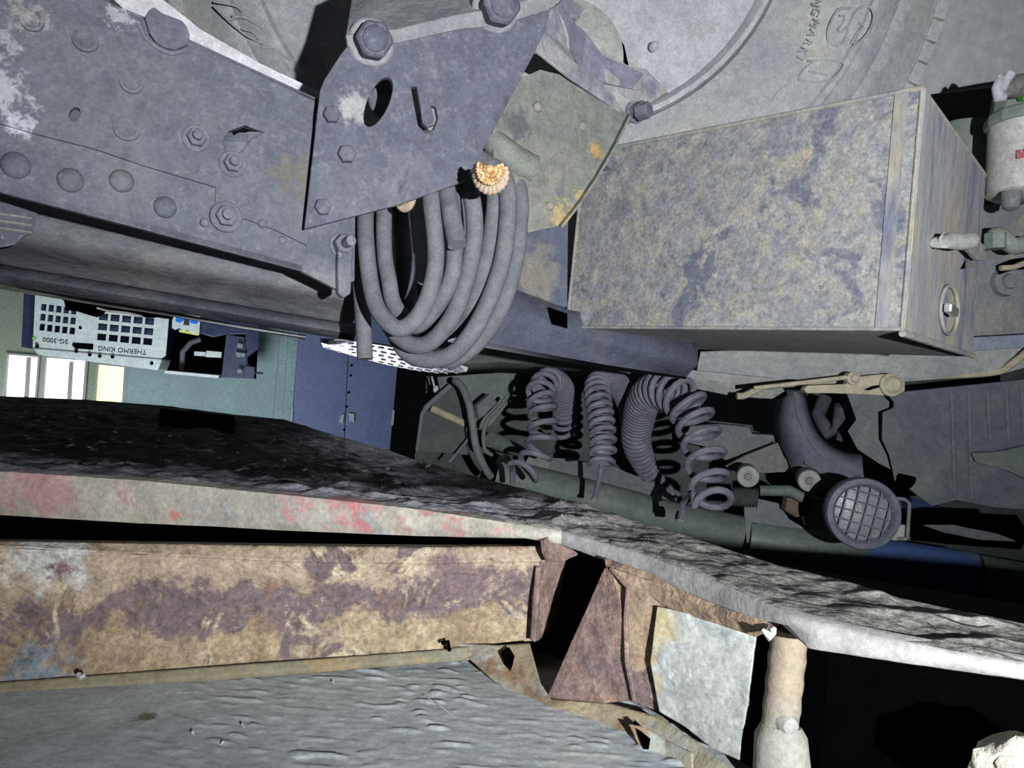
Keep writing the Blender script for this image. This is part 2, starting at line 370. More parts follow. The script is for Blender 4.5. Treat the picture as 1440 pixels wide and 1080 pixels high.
# ------------------------------------------------------------------ first gusset bracket
gp = Plane((450, 150, .72), (440, 320, .72), (720, 150, .785))
base = gp.at(580, 200)
M['gus'] = mat('gusset_steel', (.105, .112, .145), [((.18, .185, .205), 120, .52, .72), ((.175, .18, .20), 9, .5, .68), ((.065, .07, .10), 20, .60, .70), ((.62, .63, .66), 75, .73, .76), ('blob', (.33, .33, .33), gp.at(500, 150) - base, .014, .9)], bumps=((110, .45), (22, .4)))  # pale blob paints in the shading beside the slot
M['gus2'] = mat('pale_gusset_steel', (.235, .24, .25), [((.16, .17, .21), 10, .5, .7)], bumps=((110, .45), (22, .4)))
T = thing('gusset_bracket', 'blue-grey gusset plate with a tilted oval slot and two big bolts, over the looped hoses', 'bracket', base)
out = [(428, 322), (450, 127), (456, 112), (478, 78), (492, 60), (540, 62), (640, 40), (700, 34), (775, 10), (768, 40), (753, 72), (667, 233), (653, 255), (560, 288)]
b = MB(); slot = circle(532, 143, 15, 20, 38, .42)
jh = [(578, 122), (586, 121), (591, 150), (594, 172), (602, 180), (611, 170), (606, 148), (613, 150), (616, 166), (610, 182), (598, 187), (588, 176), (583, 150)]
b.plate(out, gp, .008, holes=[slot, jh]); b.build('plate', M['gus'], T, bevel=.0015)
# folded shelf carrying the two big bolts: comes toward the lens at the fold, then runs back
f0 = [(488, 66), (560, 60), (640, 42), (700, 36), (772, 14)]; r0 = [gp.at(x, y, .001) for x, y in f0]
r1 = [gp.at(x, y, .006) for x, y in [(486, 52), (556, 44), (640, 24), (702, 14), (776, -6)]]
r2 = [gp.at(x, y, -.04) for x, y in [(492, 22), (548, 0), (640, -10), (706, -26), (790, -40)]]
r3 = [gp.at(x, y, -.08) for x, y in [(500, -30), (560, -60), (650, -60), (716, -70), (800, -80)]]
b = MB(); b.sheet([r0, r1, r2, r3]); b.build('folded_flange', M['gus2'], T, solid=.006, smooth=True, bevel=.001, angle=60)
for x, y, r in ((522, 60, 27), (697, 12, 30)):
    p = gp.at(x, y, .004); nb = (gp.n + V((0, 0, -.25))).normalized(); q = MB(); k_ = r / F_PX * .72
    q.lathe(p - nb * .004, nb, [(-.012, k_ * 1.22), (.004, k_ * 1.22), (.006, k_ * 1.12)], 28); WSH = q.build('washer', M['gus2'], T, smooth=True)
    q = MB(); q.lathe(p, nb, [(0, k_), (.022, k_), (.026, k_ * .86)], 6, .2); q.lathe(p + nb * .02, nb, [(0, k_ * .8), (.008, k_ * .62), (.010, k_ * .2)], 20)
    q.build('bolt_head', M['gus'], WSH, bevel=.003)
for x, y, r in ((466, 163, 12), (487, 218, 13), (454, 292, 12)):
    hexbolt(gp, gp.at(x, y), r / F_PX * .72, .008, 'bolt', T, M['gus'], rot=.4)
q = MB(); q.tube([gp.at(x, y, -.004) for x, y in [(598, 140), (600, 155), (602, 168), (606, 178)]], .0035, 10); q.build('hook_pin', M['gus2'], T, smooth=True)
q = MB(); q.lathe(gp.at(606, 172, -.03), gp.n, [(0, .016), (.02, .016), (.022, .01)], 20); q.build('boss', M['gus2'], T)
q = MB(); q.lathe(gp.at(545, 140, -.10), gp.n, [(-.002, .022), (0, .022), (.002, .0205), (.002, .010)], 26); q.build('inner_bush', M['gus'], T)

# lower edge plate with a stud bolt (picture: right under the gusset's left foot)
lp = Plane((430, 330, .742), (430, 400, .742), (490, 360, .765))
base = lp.at(460, 360)
T = thing('edge_plate', 'small dusty plate with a hex stud bolt beside the left end of the hoses', 'plate', base)
b = MB(); b.plate([(427, 318), (500, 300), (499, 395), (490, 398), (484, 412), (425, 382)], lp, .008); b.build('plate', M['steel'], T, bevel=.001)
hexbolt(lp, lp.at(480, 345), .0105, .012, 'bolt', T, washer=.013, shank=.016, rot=.2)
q = MB(); q.plate(roughen([(475, 350), (497, 352), (494, 412), (484, 419), (476, 412)], 1, 8), lp, .012, out=.009); q.build('clamp_strap', M['steel'], T, bevel=.002)

# ------------------------------------------------------------------ second bracket
sp = Plane((740, 150, .86), (740, 320, .86), (870, 150, .93))
base = sp.at(800, 200)
M['sb'] = mat('lichen_stained_steel', (.19, .205, .185), [((.255, .245, .195), 9, .48, .68), ((.135, .145, .15), 14, .56, .68), ('blob', (.40, .27, .11), sp.at(838, 212) - base, .009, 1.2),
    ('blob', (.42, .33, .17), sp.at(792, 305) - base, .016, 1.2), ('blob', (.42, .33, .17), sp.at(815, 275) - base, .007, 1.3), ('blob', (.11, .12, .125), sp.at(728, 175) - base, .016, .8)], bumps=((60, .4), (16, .4)))
T = thing('spring_bracket', 'grey-green steel bracket plate with orange rust spots along its slanted edge, between hoses and box', 'bracket', base)
b = MB(); b.plate(roughen([(690, 130), (735, 108), (760, 98), (800, 108), (858, 148), (884, 160), (862, 205), (836, 250), (812, 286), (787, 317), (770, 321), (740, 328), (700, 332)], .8, 10), sp, .007)
b.build('plate', M['sb'], T, bevel=.001)
q = MB(); ed = [(884, 160), (862, 205), (836, 250), (812, 286), (787, 317)]
q.sheet([[sp.at(x, y, .001) for x, y in ed], [sp.at(x + 3, y + 2, .012) for x, y in ed]]); q.build('edge_flange', M['sb'], T, solid=.003)
for x, y, r in ((755, 151, 7.5), (818, 178, 7.5), (772, 290, 6)):
    hexbolt(sp, sp.at(x, y), r / F_PX * .9, .007, 'rivet', T, M['tandust'], dome=True)
hexbolt((sp.n + V((.5, 0, 0))), P(898, 158, .93), .011, .016, 'bolt', T, rot=.1); hexbolt((sp.n + V((.5, 0, 0))), P(850, 229, .95), .010, .010, 'bolt', T, rot=.1)
q = MB(); q.tube([P(672, 175, .86), P(700, 205, .85), P(725, 226, .855), P(745, 238, .87)], [.014, .015, .017, .018], 18); q.build('cross_tube', M['sb'], T, smooth=True)
# bent strut in front of it
M['strut'] = mat('strut_steel', (.36, .36, .36), [((.20, .215, .27), 12, .50, .60), ((.45, .38, .32), 10, .58, .72)], bumps=((60, .45), (16, .4)))
M['strutd'] = mat('strut_dark_face', (.21, .22, .275), [((.33, .33, .33), 14, .52, .68)], bumps=((60, .4), (16, .3)))
T = thing('bent_strut', 'mottled Y-shaped bent steel strut reaching down right to a bolt by the box corner', 'strut', P(820, 100, 0.920))
b = MB(); b.sheet([[P(752, 72, 0.836), P(800, 110, 0.878), P(857, 148, 0.920), P(880, 166, 0.941)], [P(762, 45, 0.846), P(805, 88, 0.888), P(850, 120, 0.920), P(893, 150, 0.946)],
                   [P(778, 12, 0.857), P(797, 66, 0.899), P(822, 112, 0.925), P(905, 130, 0.961)]])
b.build('lower_face', M['strut'], T, solid=.004, bevel=.001)
b = MB(); b.sheet([[P(778, 12, 0.857), P(797, 66, 0.899), P(815, 108, 0.925), P(838, 126, 0.941), P(870, 150, 0.951)], [P(800, -10, 0.878), P(808, 34, 0.904), P(822, 45, 0.925), P(846, 78, 0.941), P(905, 104, 0.972)]])
b.build('upper_face', M['strutd'], T, solid=.004, bevel=.001)
q = MB(); q.tube(path([(751, 74, 0.836), (762, 50, 0.841), (779, 12, 0.857), (797, 50, 0.888), (800, 86, 0.899), (822, 116, 0.925)]), .0022, 8); q.build('weld_bead', M['strut'], T, smooth=True)
q = MB(); q.prism([P(845, 70, 0.941), P(885, 92, 0.961), P(908, 96, 0.972), P(940, 128, 0.993), P(905, 150, 0.972), P(884, 162, 0.951), P(856, 146, 0.941)], V((.002, .012, 0))); q.build('foot', M['strut'], T, bevel=.002)
hexbolt(V((.5, -1, -.1)), P(893, 158, 0.941), .011, .018, 'bolt', T, washer=.014)
# honeycomb end plate on top of the bracket
q = MB(); hp = Plane((790, 10, .88), (790, 30, .88), (820, 20, .9)); q.plate([(788, 2), (800, -4), (822, 12), (812, 28), (792, 20)], hp, .01)
for i in range(4):
    for j in range(3): q.lathe(hp.at(795 + i * 6, 5 + j * 6 + i * 2.5), hp.n, [(0, .0018), (.002, .0012)], 6)
tag(q.build('studded_grip_pad', M['gus2'], base=hp.at(800, 10)), 'small studded grey pad at the top end of the bent strut', 'pad')

# ------------------------------------------------------------------ golden ribbed scallops
M['gold'] = mat('gold_foil', (.55, .33, .14), [((.78, .60, .38), 130, .48, .60), ((.25, .08, .03), 80, .64, .72), ((.9, .82, .7), 200, .70, .76)], rough=.4, metal=.2, bumps=((260, .6), (90, .4)), spec=.6)
M['goldp'] = mat('pale_gold_ribs', (.58, .46, .34), [((.72, .62, .50), 90, .5, .65), ((.42, .27, .17), 60, .60, .72)], rough=.5, metal=.1, bumps=((260, .4),), spec=.5)
def scallop(label, cx, cy, Y, rx, ry, a0, a1, grp):
    c = P(cx, cy, Y); T = thing('gold_scallop', label, 'ornament', c, grp)
    b = MB(); rows = []; NA = 84
    for i in range(9):
        s_ = i / 8; row = []
        for j in range(NA + 1):
            a = a0 + (a1 - a0) * j / NA
            rr = .3 + .7 * s_; rib = math.cos(j / NA * math.pi * 2 * 14)
            rr += .018 * rib * (s_ > .9)
            row.append(c + V((rx * rr * math.cos(a), -.011 + .016 * (1 - math.cos(s_ * 1.4)) - .0009 * rib * (.3 + s_), -ry * rr * math.sin(a))))
        rows.append(row)
    b.sheet(rows); b.build('ribbed_fan', M['goldp'], T, solid=.001, smooth=True, angle=70)
    for k, (f, w_, nn_) in enumerate(((.66, .0020, 40), (.50, .0022, 34), (.30, .0024, 20))):
        q = MB(); n_ = nn_; pts = []
        for m in range(n_ + 1):
            a = a0 - .1 + (a1 - a0 + .2) * m / n_
            pts.append(c + V((rx * f * math.cos(a), -.0125 - .001 * k + random.uniform(-.0006, .0006), -ry * f * math.sin(a))) + V((random.uniform(-.0005, .0005), 0, random.uniform(-.0005, .0005))))
        q.tube(pts, [w_ * (.65 + .45 * (m % 2)) for m in range(n_ + 1)], 7); q.build('crinkled_ridge', M['gold'], T)
    q = MB(); q.lathe(c + V((-rx * .1, -.013, 0)), V((0, -1, 0)), [(-.004, .006), (0, .0055), (.003, .003), (.004, .001)], 9); q.build('core', M['gold'], T, smooth=True)
    return T
scallop('gold ribbed scallop shape sticking out between the bracket and the hoses', 690, 244, .70, .0175, .0195, -.35, math.pi * 1.15, 'gold ribbed scallops')
scallop('small sliver of gold ribbed scallop peeping under the lower edge of the gusset plate', 569, 276, .775, .0115, .016, 0, math.pi, 'gold ribbed scallops')

# ------------------------------------------------------------------ hoses
T = thing('hose_coil', 'bundle of looped black rubber hose hanging under the gusset plate in the picture', 'hose', P(620, 300, .80))
loops = [
 ([(520, 215, .85), (514, 303, .80), (516, 359, .78), (524, 414, .77), (537, 444, .765), (560, 462, .76), (583, 450, .76), (603, 414, .76), (613, 359, .765), (606, 280, .77), (600, 200, .80)], .0089),
 ([(545, 215, .86), (540, 300, .84), (541, 359, .83), (547, 395, .82), (553, 425, .82), (570, 450, .81), (587, 458, .80), (614, 431, .79), (634, 392, .785), (639, 350, .785), (634, 250, .80)], .0089),
 ([(530, 260, .88), (532, 380, .86), (545, 450, .84), (566, 478, .83), (592, 486, .82), (616, 472, .81), (641, 435, .80), (657, 387, .80), (667, 331, .80), (663, 276, .80), (645, 220, .83)], .0095),
 ([(530, 300, .90), (540, 420, .88), (565, 487, .86), (595, 505, .85), (632, 500, .84), (662, 470, .83), (686, 425, .83), (704, 375, .83), (712, 330, .83), (714, 280, .83), (706, 245, .84), (670, 220, .85)], .0100),
 ([(620, 470, .90), (640, 460, .88), (664, 431, .85), (679, 387, .84), (691, 331, .84), (696, 280, .84), (690, 245, .85), (660, 220, .86)], .0098),
 ([(575, 470, .92), (600, 500, .89), (640, 505, .88), (678, 475, .87), (708, 425, .86), (725, 365, .86), (731, 310, .86), (731, 275, .86), (722, 246, .87), (690, 224, .88)], .0098)]
for pts, r in loops:
    b = MB(); b.tube(path(pts, 8), r, 16); b.build('hose_loop', M['rubber'], T, smooth=True)
b = MB(); b.tube(path([(620, 235, .80), (628, 267, .785), (636, 310, .768), (643, 345, .757)], 6), .0098, 18)
tag(b.build('hose_end', M['rubber'], base=P(628, 267, .75), smooth=True), 'cut-off straight hose end lying over the middle of the looped hoses', 'hose')
b = MB(); b.tube(path([(500, 250, .86), (502, 314, .84), (506, 387, .83), (511, 456, .825), (513, 505, .82)], 6), .0088, 18)
tag(b.build('hanging_hose', M['rubber'], base=P(502, 314, .84), smooth=True), 'straight black hose reaching past the loops to the bright tread plate', 'hose')
b = MB(); b.tube(path([(560, 240, .98), (566, 300, .98), (571, 380, .98), (575, 440, .98)], 6), .013, 14)
tag(b.build('inner_pipe', M['steel2'], base=P(566, 300, .98), smooth=True), 'dim grey pipe seen through the gap inside the hose loops', 'pipe')

# ------------------------------------------------------------------ long sub-frame member across the left half
def band(pts, Y0, Y1, x0=-60, x1=520):
    return [P(x, y, Y0 + (Y1 - Y0) * (x - x0) / (x1 - x0)) for x, y in pts]
xs = [-60, 20, 100, 180, 260, 340, 430, 480, 500]
lin = lambda a, b_: [(x, a + (b_ - a) * (x + 60) / 560) for x in xs]
M['sub'] = mat('subframe_steel', (.17, .175, .19), [((.28, .275, .25), 5, .5, .75), ((.10, .105, .12), 11, .55, .72)], stretch=(1, 1, 2), bumps=((80, .2), (14, .35)))
T = thing('subframe_member', 'long rounded dusty frame member running below the riveted rail in the picture', 'frame member', P(200, 370, .9))
rows = [band(lin(215, 345), .86, .98), band(lin(262, 385), .80, .92), band(lin(285, 402), .785, .90), band(lin(308, 412), .785, .895), band(lin(326, 422), .80, .90), band(lin(336, 432), .83, .92),
        band(lin(345, 442), .86, .94), band(lin(362, 458), .88, .955)]
b = MB(); b.sheet(rows); b.build('web', M['sub'], T, solid=.004, smooth=True, sub=1, angle=80)
rows = [band(lin(360, 456), .885, .96), band(lin(376, 470), .87, .95), band(lin(388, 478), .89, .97), band(lin(386, 474), .96, 1.02)]
b = MB(); b.sheet(rows); b.build('lower_lip', M['steel2'], T, solid=.004, smooth=True)
b = MB(); pl = Plane((0, 290, .74), (0, 340, .74), (60, 320, .77))
b.plate(roughen([(-60, 262), (0, 282), (52, 300), (48, 328), (30, 334), (22, 344), (-60, 358)], 1, 10), pl, .006); b.build('end_plate', M['steel'], T, bevel=.001)
for yy in (304, 314, 324):
    q = MB(); q.tube([pl.at(-30, yy - 8, .002), pl.at(44, yy + 3, .001)], .0016, 6); q.build('rib', M['tandust'], T)
# thin pale edge catching the added fill light
b = MB(); Y = 1.25
b.sheet([[P(x, y, 1.22) for x, y in [(-60, 382), (20, 398), (130, 420), (235, 437), (340, 457), (430, 471)]], [P(x, y, 1.22) for x, y in [(-60, 386), (20, 403), (130, 425), (235, 442), (340, 461), (430, 474)]],
         [P(x, y, 1.34) for x, y in [(-60, 394), (20, 409), (130, 427), (235, 443), (340, 462), (430, 476)]]])
M['alu'] = mat('bright_aluminium_edge', (.62, .62, .68), rough=.45, metal=.3, bumps=((60, .2),))
tag(b.build('mudguard_edge', M['alu'], base=P(200, 432, 1.22), solid=.003), 'thin bright metal edge just over the white louvred unit and blue sticker', 'mudguard edge')
# dark ragged bits hanging down in front of the louvred unit
T = thing('torn_flap', 'dark torn flap with glinting edges overlapping the louvred unit', 'flap', P(150, 430, 1.5))
fp = Plane((90, 420, 1.5), (90, 440, 1.5), (240, 440, 1.6))
b = MB(); b.plate(roughen([(60, 400), (240, 425), (243, 448), (200, 446), (180, 441), (150, 438), (136, 446), (118, 440), (92, 436), (88, 424)], 2.2, 7), fp, .004); b.build('flap_sheet', M['void'], T)
for pts in ([(136, 433), (150, 437), (180, 440), (200, 445)], [(150, 427), (158, 424), (163, 428)], [(84, 412), (134, 420)], [(182, 428), (188, 431)]):
    q = MB(); q.tube([fp.at(x, y, .005) for x, y in pts], .0022, 6); q.build('glinting_edge', M['alu'], T)

# ------------------------------------------------------------------ checker plate step
ck = [P(462, 475, 1.55), P(540, 482, 1.45), P(655, 522, 1.30), P(575, 516, 1.36)]
T = thing('tread_plate', 'bright aluminium tread plate with raised lozenges, just under the ends of the hoses', 'tread plate', P(560, 500, 1.42))
top = [(450, 477, 1.24), (500, 479, 1.22), (540, 485, 1.21), (580, 494, 1.20), (615, 504, 1.19), (658, 518, 1.18)]
bot = [(455, 487, 1.56), (500, 500, 1.54), (540, 511, 1.52), (580, 519, 1.48), (615, 523, 1.42), (656, 522, 1.34)]
b = MB(); b.sheet([[P(*p) for p in top], [P(*p) for p in bot]]); b.build('sheet', M['alu'], T, solid=.003)
M['alud'] = mat('worn_lozenge', (.22, .22, .24), rough=.5, metal=.3, bumps=())
def lerp(a, c, t): return a + (c - a) * t
for i in range(14):
    for j in range(5):
        u_ = (i + .5 + .25 * (j % 2)) / 14.5 * 5; k = min(4, int(u_)); f = u_ - k
        A = lerp(P(*top[k]), P(*top[k + 1]), f); B = lerp(P(*bot[k]), P(*bot[k + 1]), f)
        c = lerp(A, B, (j + .5) / 5); d = (P(*top[k + 1]) - P(*top[k])).normalized(); e = (B - A).normalized(); nn = d.cross(e).normalized()
        if nn.z > 0: nn = -nn
        q = MB(); q.box(c + nn * .0024, d * .010, e * .022, nn * .003); q.build('lozenge', M['alud'], T)

# ------------------------------------------------------------------ chassis channel behind the hoses to the right
T = thing('chassis_channel', 'dark blue-grey chassis channel between the hose loops and the left end of the box', 'frame channel', P(800, 450, 1.1))
cp = Plane((700, 400, .93), (700, 460, .93), (900, 450, 1.02))
M['chan'] = mat('channel_steel', (.095, .105, .145), [((.16, .16, .17), 6, .52, .72), ('blob', (.19, .18, .155), cp.at(755, 385) - V(T['_base']), .03, .8)], bumps=((90, .2), (14, .2)))
b = MB(); b.plate([(640, 150), (800, 240), (798, 432), (760, 425), (700, 405), (640, 400)], cp, .008, out=.0); b.build('web', M['chan'], T, bevel=.001)
b = MB(); b.sheet([[cp.at(x, y, .0) for x, y in [(640, 395), (715, 405), (770, 425), (800, 437), (980, 470)]], [cp.at(x, y, .012) for x, y in [(630, 440), (700, 446), (765, 460), (800, 470), (980, 512)]],
                   [cp.at(x, y, -.01) for x, y in [(630, 470), (680, 478), (760, 494), (860, 512), (965, 527)]], [cp.at(x, y, -.10) for x, y in [(630, 478), (680, 486), (760, 500), (860, 518), (965, 531)]]])
b.build('lower_flange', M['chan'], T, solid=.005, smooth=True)
b = MB(); b.plate([(772, 432), (798, 441), (798, 462), (776, 456)], cp, .004, out=.013); b.build('dark_notch', M['void'], T)

# ------------------------------------------------------------------ steel box
A = P(1297, 124, .72); Bt = P(822, 216, .99); D = P(1268, 463, .72); E = P(1386, 247, .905)
ux = (Bt - A); dn = (D - A); dp = (E - A)
ux = ux - dn * (ux.dot(dn) / dn.dot(dn)) * .0
Bb = P(797, 460, .99); Eb = P(1367, 500, .915)
base = (A + Bt + D + Bb) / 4
M['box'] = mat('stained_box_steel', (.195, .20, .22), [((.27, .27, .26), 18, .42, .58, .5), ((.30, .285, .245), 48, .48, .62, .4), ((.125, .135, .17), 19, .55, .63, .6), ((.34, .30, .23), 44, .62, .70, .4), ((.13, .14, .165), 70, .60, .70), ((.5, .5, .5), 150, .72, .75)], bumps=((160, .5), (70, .35), (16, .15)), grain=.38)
M['boxs'] = mat('streaked_box_end', (.25, .25, .26), [((.31, .285, .235), 24, .5, .62), ((.16, .17, .22), 28, .56, .66)], stretch=(1, 1, .25), bumps=((60, .3),))
M['boxb'] = mat('box_bottom_grey', (.42, .43, .42), [((.34, .35, .37), 9, .5, .7)], bumps=((90, .25),))  # lightened to paint in the light the box underside misses
T = thing('steel_box', 'large steel box with tan and blue stained front, filling the right side of the picture', 'box', base)
nf = (Bt - A).cross(D - A).normalized(); nf = nf if nf.y < 0 else -nf
ns = (E - A).cross(D - A).normalized(); ns = ns if ns.x > 0 else -ns
def quad(mb, a, b_, c, d, n, t): mb.prism([a, b_, c, d], -n * t)
b = MB(); quad(b, A, Bt, Bb, D, nf, .003); b.build('front_panel', M['box'], T, bevel=.001)
b = MB(); quad(b, A, E, Eb, D, ns, .003); b.build('end_panel', M['boxs'], T, bevel=.001)
Bt2 = Bt + (E - A); Bb2 = Bb + (Eb - D)
nb = (Bb - D).cross(Eb - D).normalized(); nb = nb if nb.z < 0 else -nb
Dx = P(1352, 512, 1.17); Bx = P(985, 528, 1.5)
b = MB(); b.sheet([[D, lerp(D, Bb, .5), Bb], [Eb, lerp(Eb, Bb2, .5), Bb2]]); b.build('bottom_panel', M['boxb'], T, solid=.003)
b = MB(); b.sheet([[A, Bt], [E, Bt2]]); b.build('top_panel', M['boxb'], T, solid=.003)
b = MB(); b.sheet([[E, Bt2], [Eb, Bb2]]); b.sheet([[Bt, Bt2], [Bb, Bb2]]); b.build('rear_panel', M['box'], T, solid=.003)
def strip(a, b_, n, w_, t, m, nm):
    d = (b_ - a).normalized(); s_ = n.cross(d).normalized() * w_
    q = MB(); q.prism([a + n * t, b_ + n * t, b_ + n * t + s_, a + n * t + s_], -n * t); return q.build(nm, m, T, bevel=.0008)
up = (A - D).normalized()
b = MB(); b.tube([Bt + nf * .001, A + nf * .001], .0028, 8); b.tube([Bb + nf * .001, D + nf * .001], .002, 8); b.tube([A, D], .002, 8); b.tube([Bt, Bb], .002, 8); b.tube([D, Eb], .0022, 8); b.tube([A, E], .002, 8)
b.build('edge_seam', M['tandust'], T, smooth=True)
ul = (Bt - A).normalized()
b = MB(); b.prism([A + nf * .0015 + ul * .012, A + nf * .0015 + ul * .024, D + nf * .0015 + ul * .024, D + nf * .0015 + ul * .012], -nf * .002); b.build('corner_fold', M['boxs'], T)
ds = (E - A).normalized()
b = MB(); b.prism([A + ns * .003 + ds * .0, A + ns * .003 + ds * .02, D + ns * .003 + ds * .02, D + ns * .003], -ns * .003); b.build('end_fold', M['boxs'], T, bevel=.0008)
pe = Plane((1297, 124, .72), (1386, 247, .905), (1268, 463, .72))
# T handle and latch on the end
q = MB(); q.tube([pe.at(1316, 342, .004), pe.at(1330, 338, .016), pe.at(1350, 340, .018), pe.at(1364, 338, .018)], [.006, .008, .009, .009], 12); q.build('handle', M['silver'], T, smooth=True)
q = MB(); q.prism([pe.at(1362, 330, .014), pe.at(1384, 344, .012), pe.at(1388, 366, .010), pe.at(1374, 366, .012), pe.at(1360, 350, .014)], -ns * .004); q.build('handle_bracket', M['tandust'], T, bevel=.001)
q = MB(); q.prism([pe.at(1362, 362, .001), pe.at(1378, 374, .001), pe.at(1362, 378, .012)], -ns * .003); q.build('tab', M['tandust'], T)
q = MB(); q.tube([pe.at(1335 + 12 * math.cos(a), 436 + 34 * math.sin(a), .002) for a in [2 * math.pi * k / 28 for k in range(28)]], .0022, 8, closed=True); q.build('lock_ring', M['boxs'], T, smooth=True)
M['chrome'] = mat('bright_chrome', (.75, .78, .80), rough=.25, metal=.8, bumps=())
q = MB(); q.box(pe.at(1338, 436, .010), ds * .030, ns * .008, up * .010); tag(q.build('latch', M['chrome'], T, bevel=.002), 'shiny chrome latch')
q = MB(); q.tube([Eb + ns * .001, D + ns * .001 - up * .004], .0035, 8); q.build('bottom_lip', M['tandust'], T, smooth=True)

# ------------------------------------------------------------------ things right of the box
T = thing('fuel_filter', 'white filter canister with a small red label at the right edge of the picture', 'filter', P(1440, 215, 1.25))
M['filt'] = mat('white_filter_paint', (.72, .71, .68), [((.62, .60, .57), 14, .5, .7), ((.55, .42, .36), 40, .66, .72)], rough=.5, bumps=((50, .1),), spec=.5)
M['fhead'] = mat('green_grey_casting', (.30, .35, .31), [((.22, .26, .28), 12, .5, .7)], bumps=((50, .3),))
cx = P(1446, 215, 1.25); r = .063
b = MB(); b.lathe(P(1446, 276, 1.25), V((.05, 0, 1)), [(0, r * .9), (.004, r), (.125, r), (.13, r * 1.02)], 40); CAN = b.build('canister', M['filt'], T, smooth=True)
b = MB(); b.lathe(P(1452, 172, 1.25), V((.05, 0, 1)), [(-.008, r * 1.10), (.0, r * 1.12), (.012, r * 1.08), (.014, r), (.05, r * .93), (.055, r * .7)], 14); b.build('filter_head', M['fhead'], T, bevel=.003)
b = MB(); b.lathe(P(1421, 296, 1.22), V((.05, 0, 1)), [(0, .005), (.004, .012), (.02, .015), (.03, .015)], 20); b.build('drain_plug', M['cabgrey'], T, smooth=True)
M['red'] = mat('red_print', (.62, .10, .12), [((.7, .45, .43), 60, .45, .6)], bumps=())
ca = P(1446, 228, 1.25); fa = V((.05, 0, 1)).normalized()
def onfilter(a, z, out=.0006): return ca + fa * z + V((math.sin(a), -math.cos(a), 0)) * (r + out)
b = MB(); b.sheet([[onfilter(-.86 + .045 * k, z) for k in range(14)] for z in (-.007, .007)]); b.build('red_label', M['red'], CAN, solid=.0006, smooth=True)
M['palet'] = mat('pale_print', (.7, .55, .53), bumps=())
fx = lambda a: V((math.cos(a), math.sin(a), 0))
glyphs('RAC', onfilter(-.66, .003, .0012), fx(-.66), fa, .008, .0004, M['palet'], 'pale_lettering', CAN)
glyphs('CON', onfilter(-.66, -.0035, .0012), fx(-.66), fa, .008, .0004, M['palet'], 'pale_lettering', CAN)

T = thing('bleed_valve', 'white plastic tap on a grey-green pipe end over the filter canister', 'valve', P(1420, 125, 1.2))
M['wpl'] = mat('white_plastic', (.62, .64, .67), rough=.5, bumps=((60, .1),))
b = MB(); b.tube([P(1405, 122, 1.18), P(1408, 112, 1.18), P(1404, 106, 1.18)], [.008, .006, .004], 10); b.tube([P(1408, 128, 1.18), P(1414, 114, 1.18), P(1421, 104, 1.18)], [.007, .007, .008], 10); b.tube([P(1404, 112, 1.18), P(1402, 124, 1.18), P(1405, 138, 1.18), P(1412, 136, 1.18)], [.005, .008, .009, .007], 10)
b.build('tap', M['wpl'], T, smooth=True)
b = MB(); b.tube([P(1413, 128, 1.19), P(1424, 122, 1.2), P(1450, 120, 1.22), P(1500, 112, 1.24)], [.010, .018, .021, .021], 16); b.build('pipe_end', M['tandust'], T, smooth=True)
b = MB(); b.lathe(P(1446, 136, 1.2), V((1, 0, 0)), [(-.012, .007), (.02, .007)], 12); M['grn'] = mat('green_plastic', (.08, .4, .08), bumps=()); b.build('green_connector', M['grn'], T, smooth=True)
b = MB(); b.lathe(P(1352, 250, 1.42), V((.06, 0, 1)), [(0, .045), (.09, .045), (.10, .040), (.103, .03)], 28)
tag(b.build('small_cylinder', M['fhead'], base=P(1352, 250, 1.42), smooth=True), 'grey-green cylinder half hidden between the box corner and the filter', 'cylinder')
b = MB(); bp_ = Plane((1300, 150, 1.75), (1300, 200, 1.75), (1400, 150, 1.8)); b.plate([(1270, 140), (1305, 133), (1480, 112), (1480, 330), (1290, 330)], bp_, .05)
tag(b.build('tank_end', M['tandust'], base=bp_.at(1350, 200), bevel=.008), 'pale dusty tank end behind the box corner and the filter', 'tank')
wp = Plane((1240, 130, 1.58), (1240, 0, 1.54), (1440, 100, 1.58))
M['wallsheet'] = mat('smooth_grey_sheet', (.60, .62, .64), [((.33, .34, .34), 60, .70, .74)], rough=.8, bumps=((60, .1),), grain=.08)
b = MB(); b.plate([(1120, -160), (1640, -220), (1640, 84), (1440, 112), (1300, 134), (1180, 150), (1120, 150)], wp, .01)
tag(b.build('guard_sheet', M['wallsheet'], base=wp.at(1350, 60)), 'smooth plain grey sheet filling the corner beyond the tyre tread and over the filter', 'sheet')
cp2 = Plane((1370, 300, 1.34), (1370, 500, 1.34), (1440, 400, 1.34))
M['cast'] = mat('corroded_casting', (.24, .25, .27), [((.36, .35, .28), 10, .48, .65), ((.17, .18, .26), 9, .58, .68)], bumps=((50, .4), (14, .4)))
T = thing('bracket_casting', 'corroded grey casting with a round boss, right of the box end', 'casting', cp2.at(1410, 420))
b = MB(); b.plate(roughen([(1362, 290), (1480, 280), (1480, 480), (1374, 484), (1362, 470)], 1, 12), cp2, .03); b.build('body', M['cast'], T, bevel=.004)
b = MB(); b.lathe(cp2.at(1412, 397), cp2.n, [(0, .026), (.012, .024), (.014, .014), (.020, .012), (.021, .004)], 24); b.build('boss', M['cast'], T, smooth=True)
b = MB(); b.tube(path([(1392, 338, 1.28), (1405, 330, 1.27), (1425, 346, 1.26), (1448, 342, 1.26), (1480, 350, 1.27)], 5), [.014] * 21, 14); b.tube([P(1400, 328, 1.26), P(1400, 350, 1.26)], .017, 6); b.build('elbow_fitting', M['fhead'], T, smooth=True)
b = MB(); b.plate(roughen([(1406, 372), (1425, 364), (1460, 360), (1460, 376), (1425, 380), (1406, 386)], 1, 8), cp2, .004, out=.02); b.build('recess', M['void'], T)
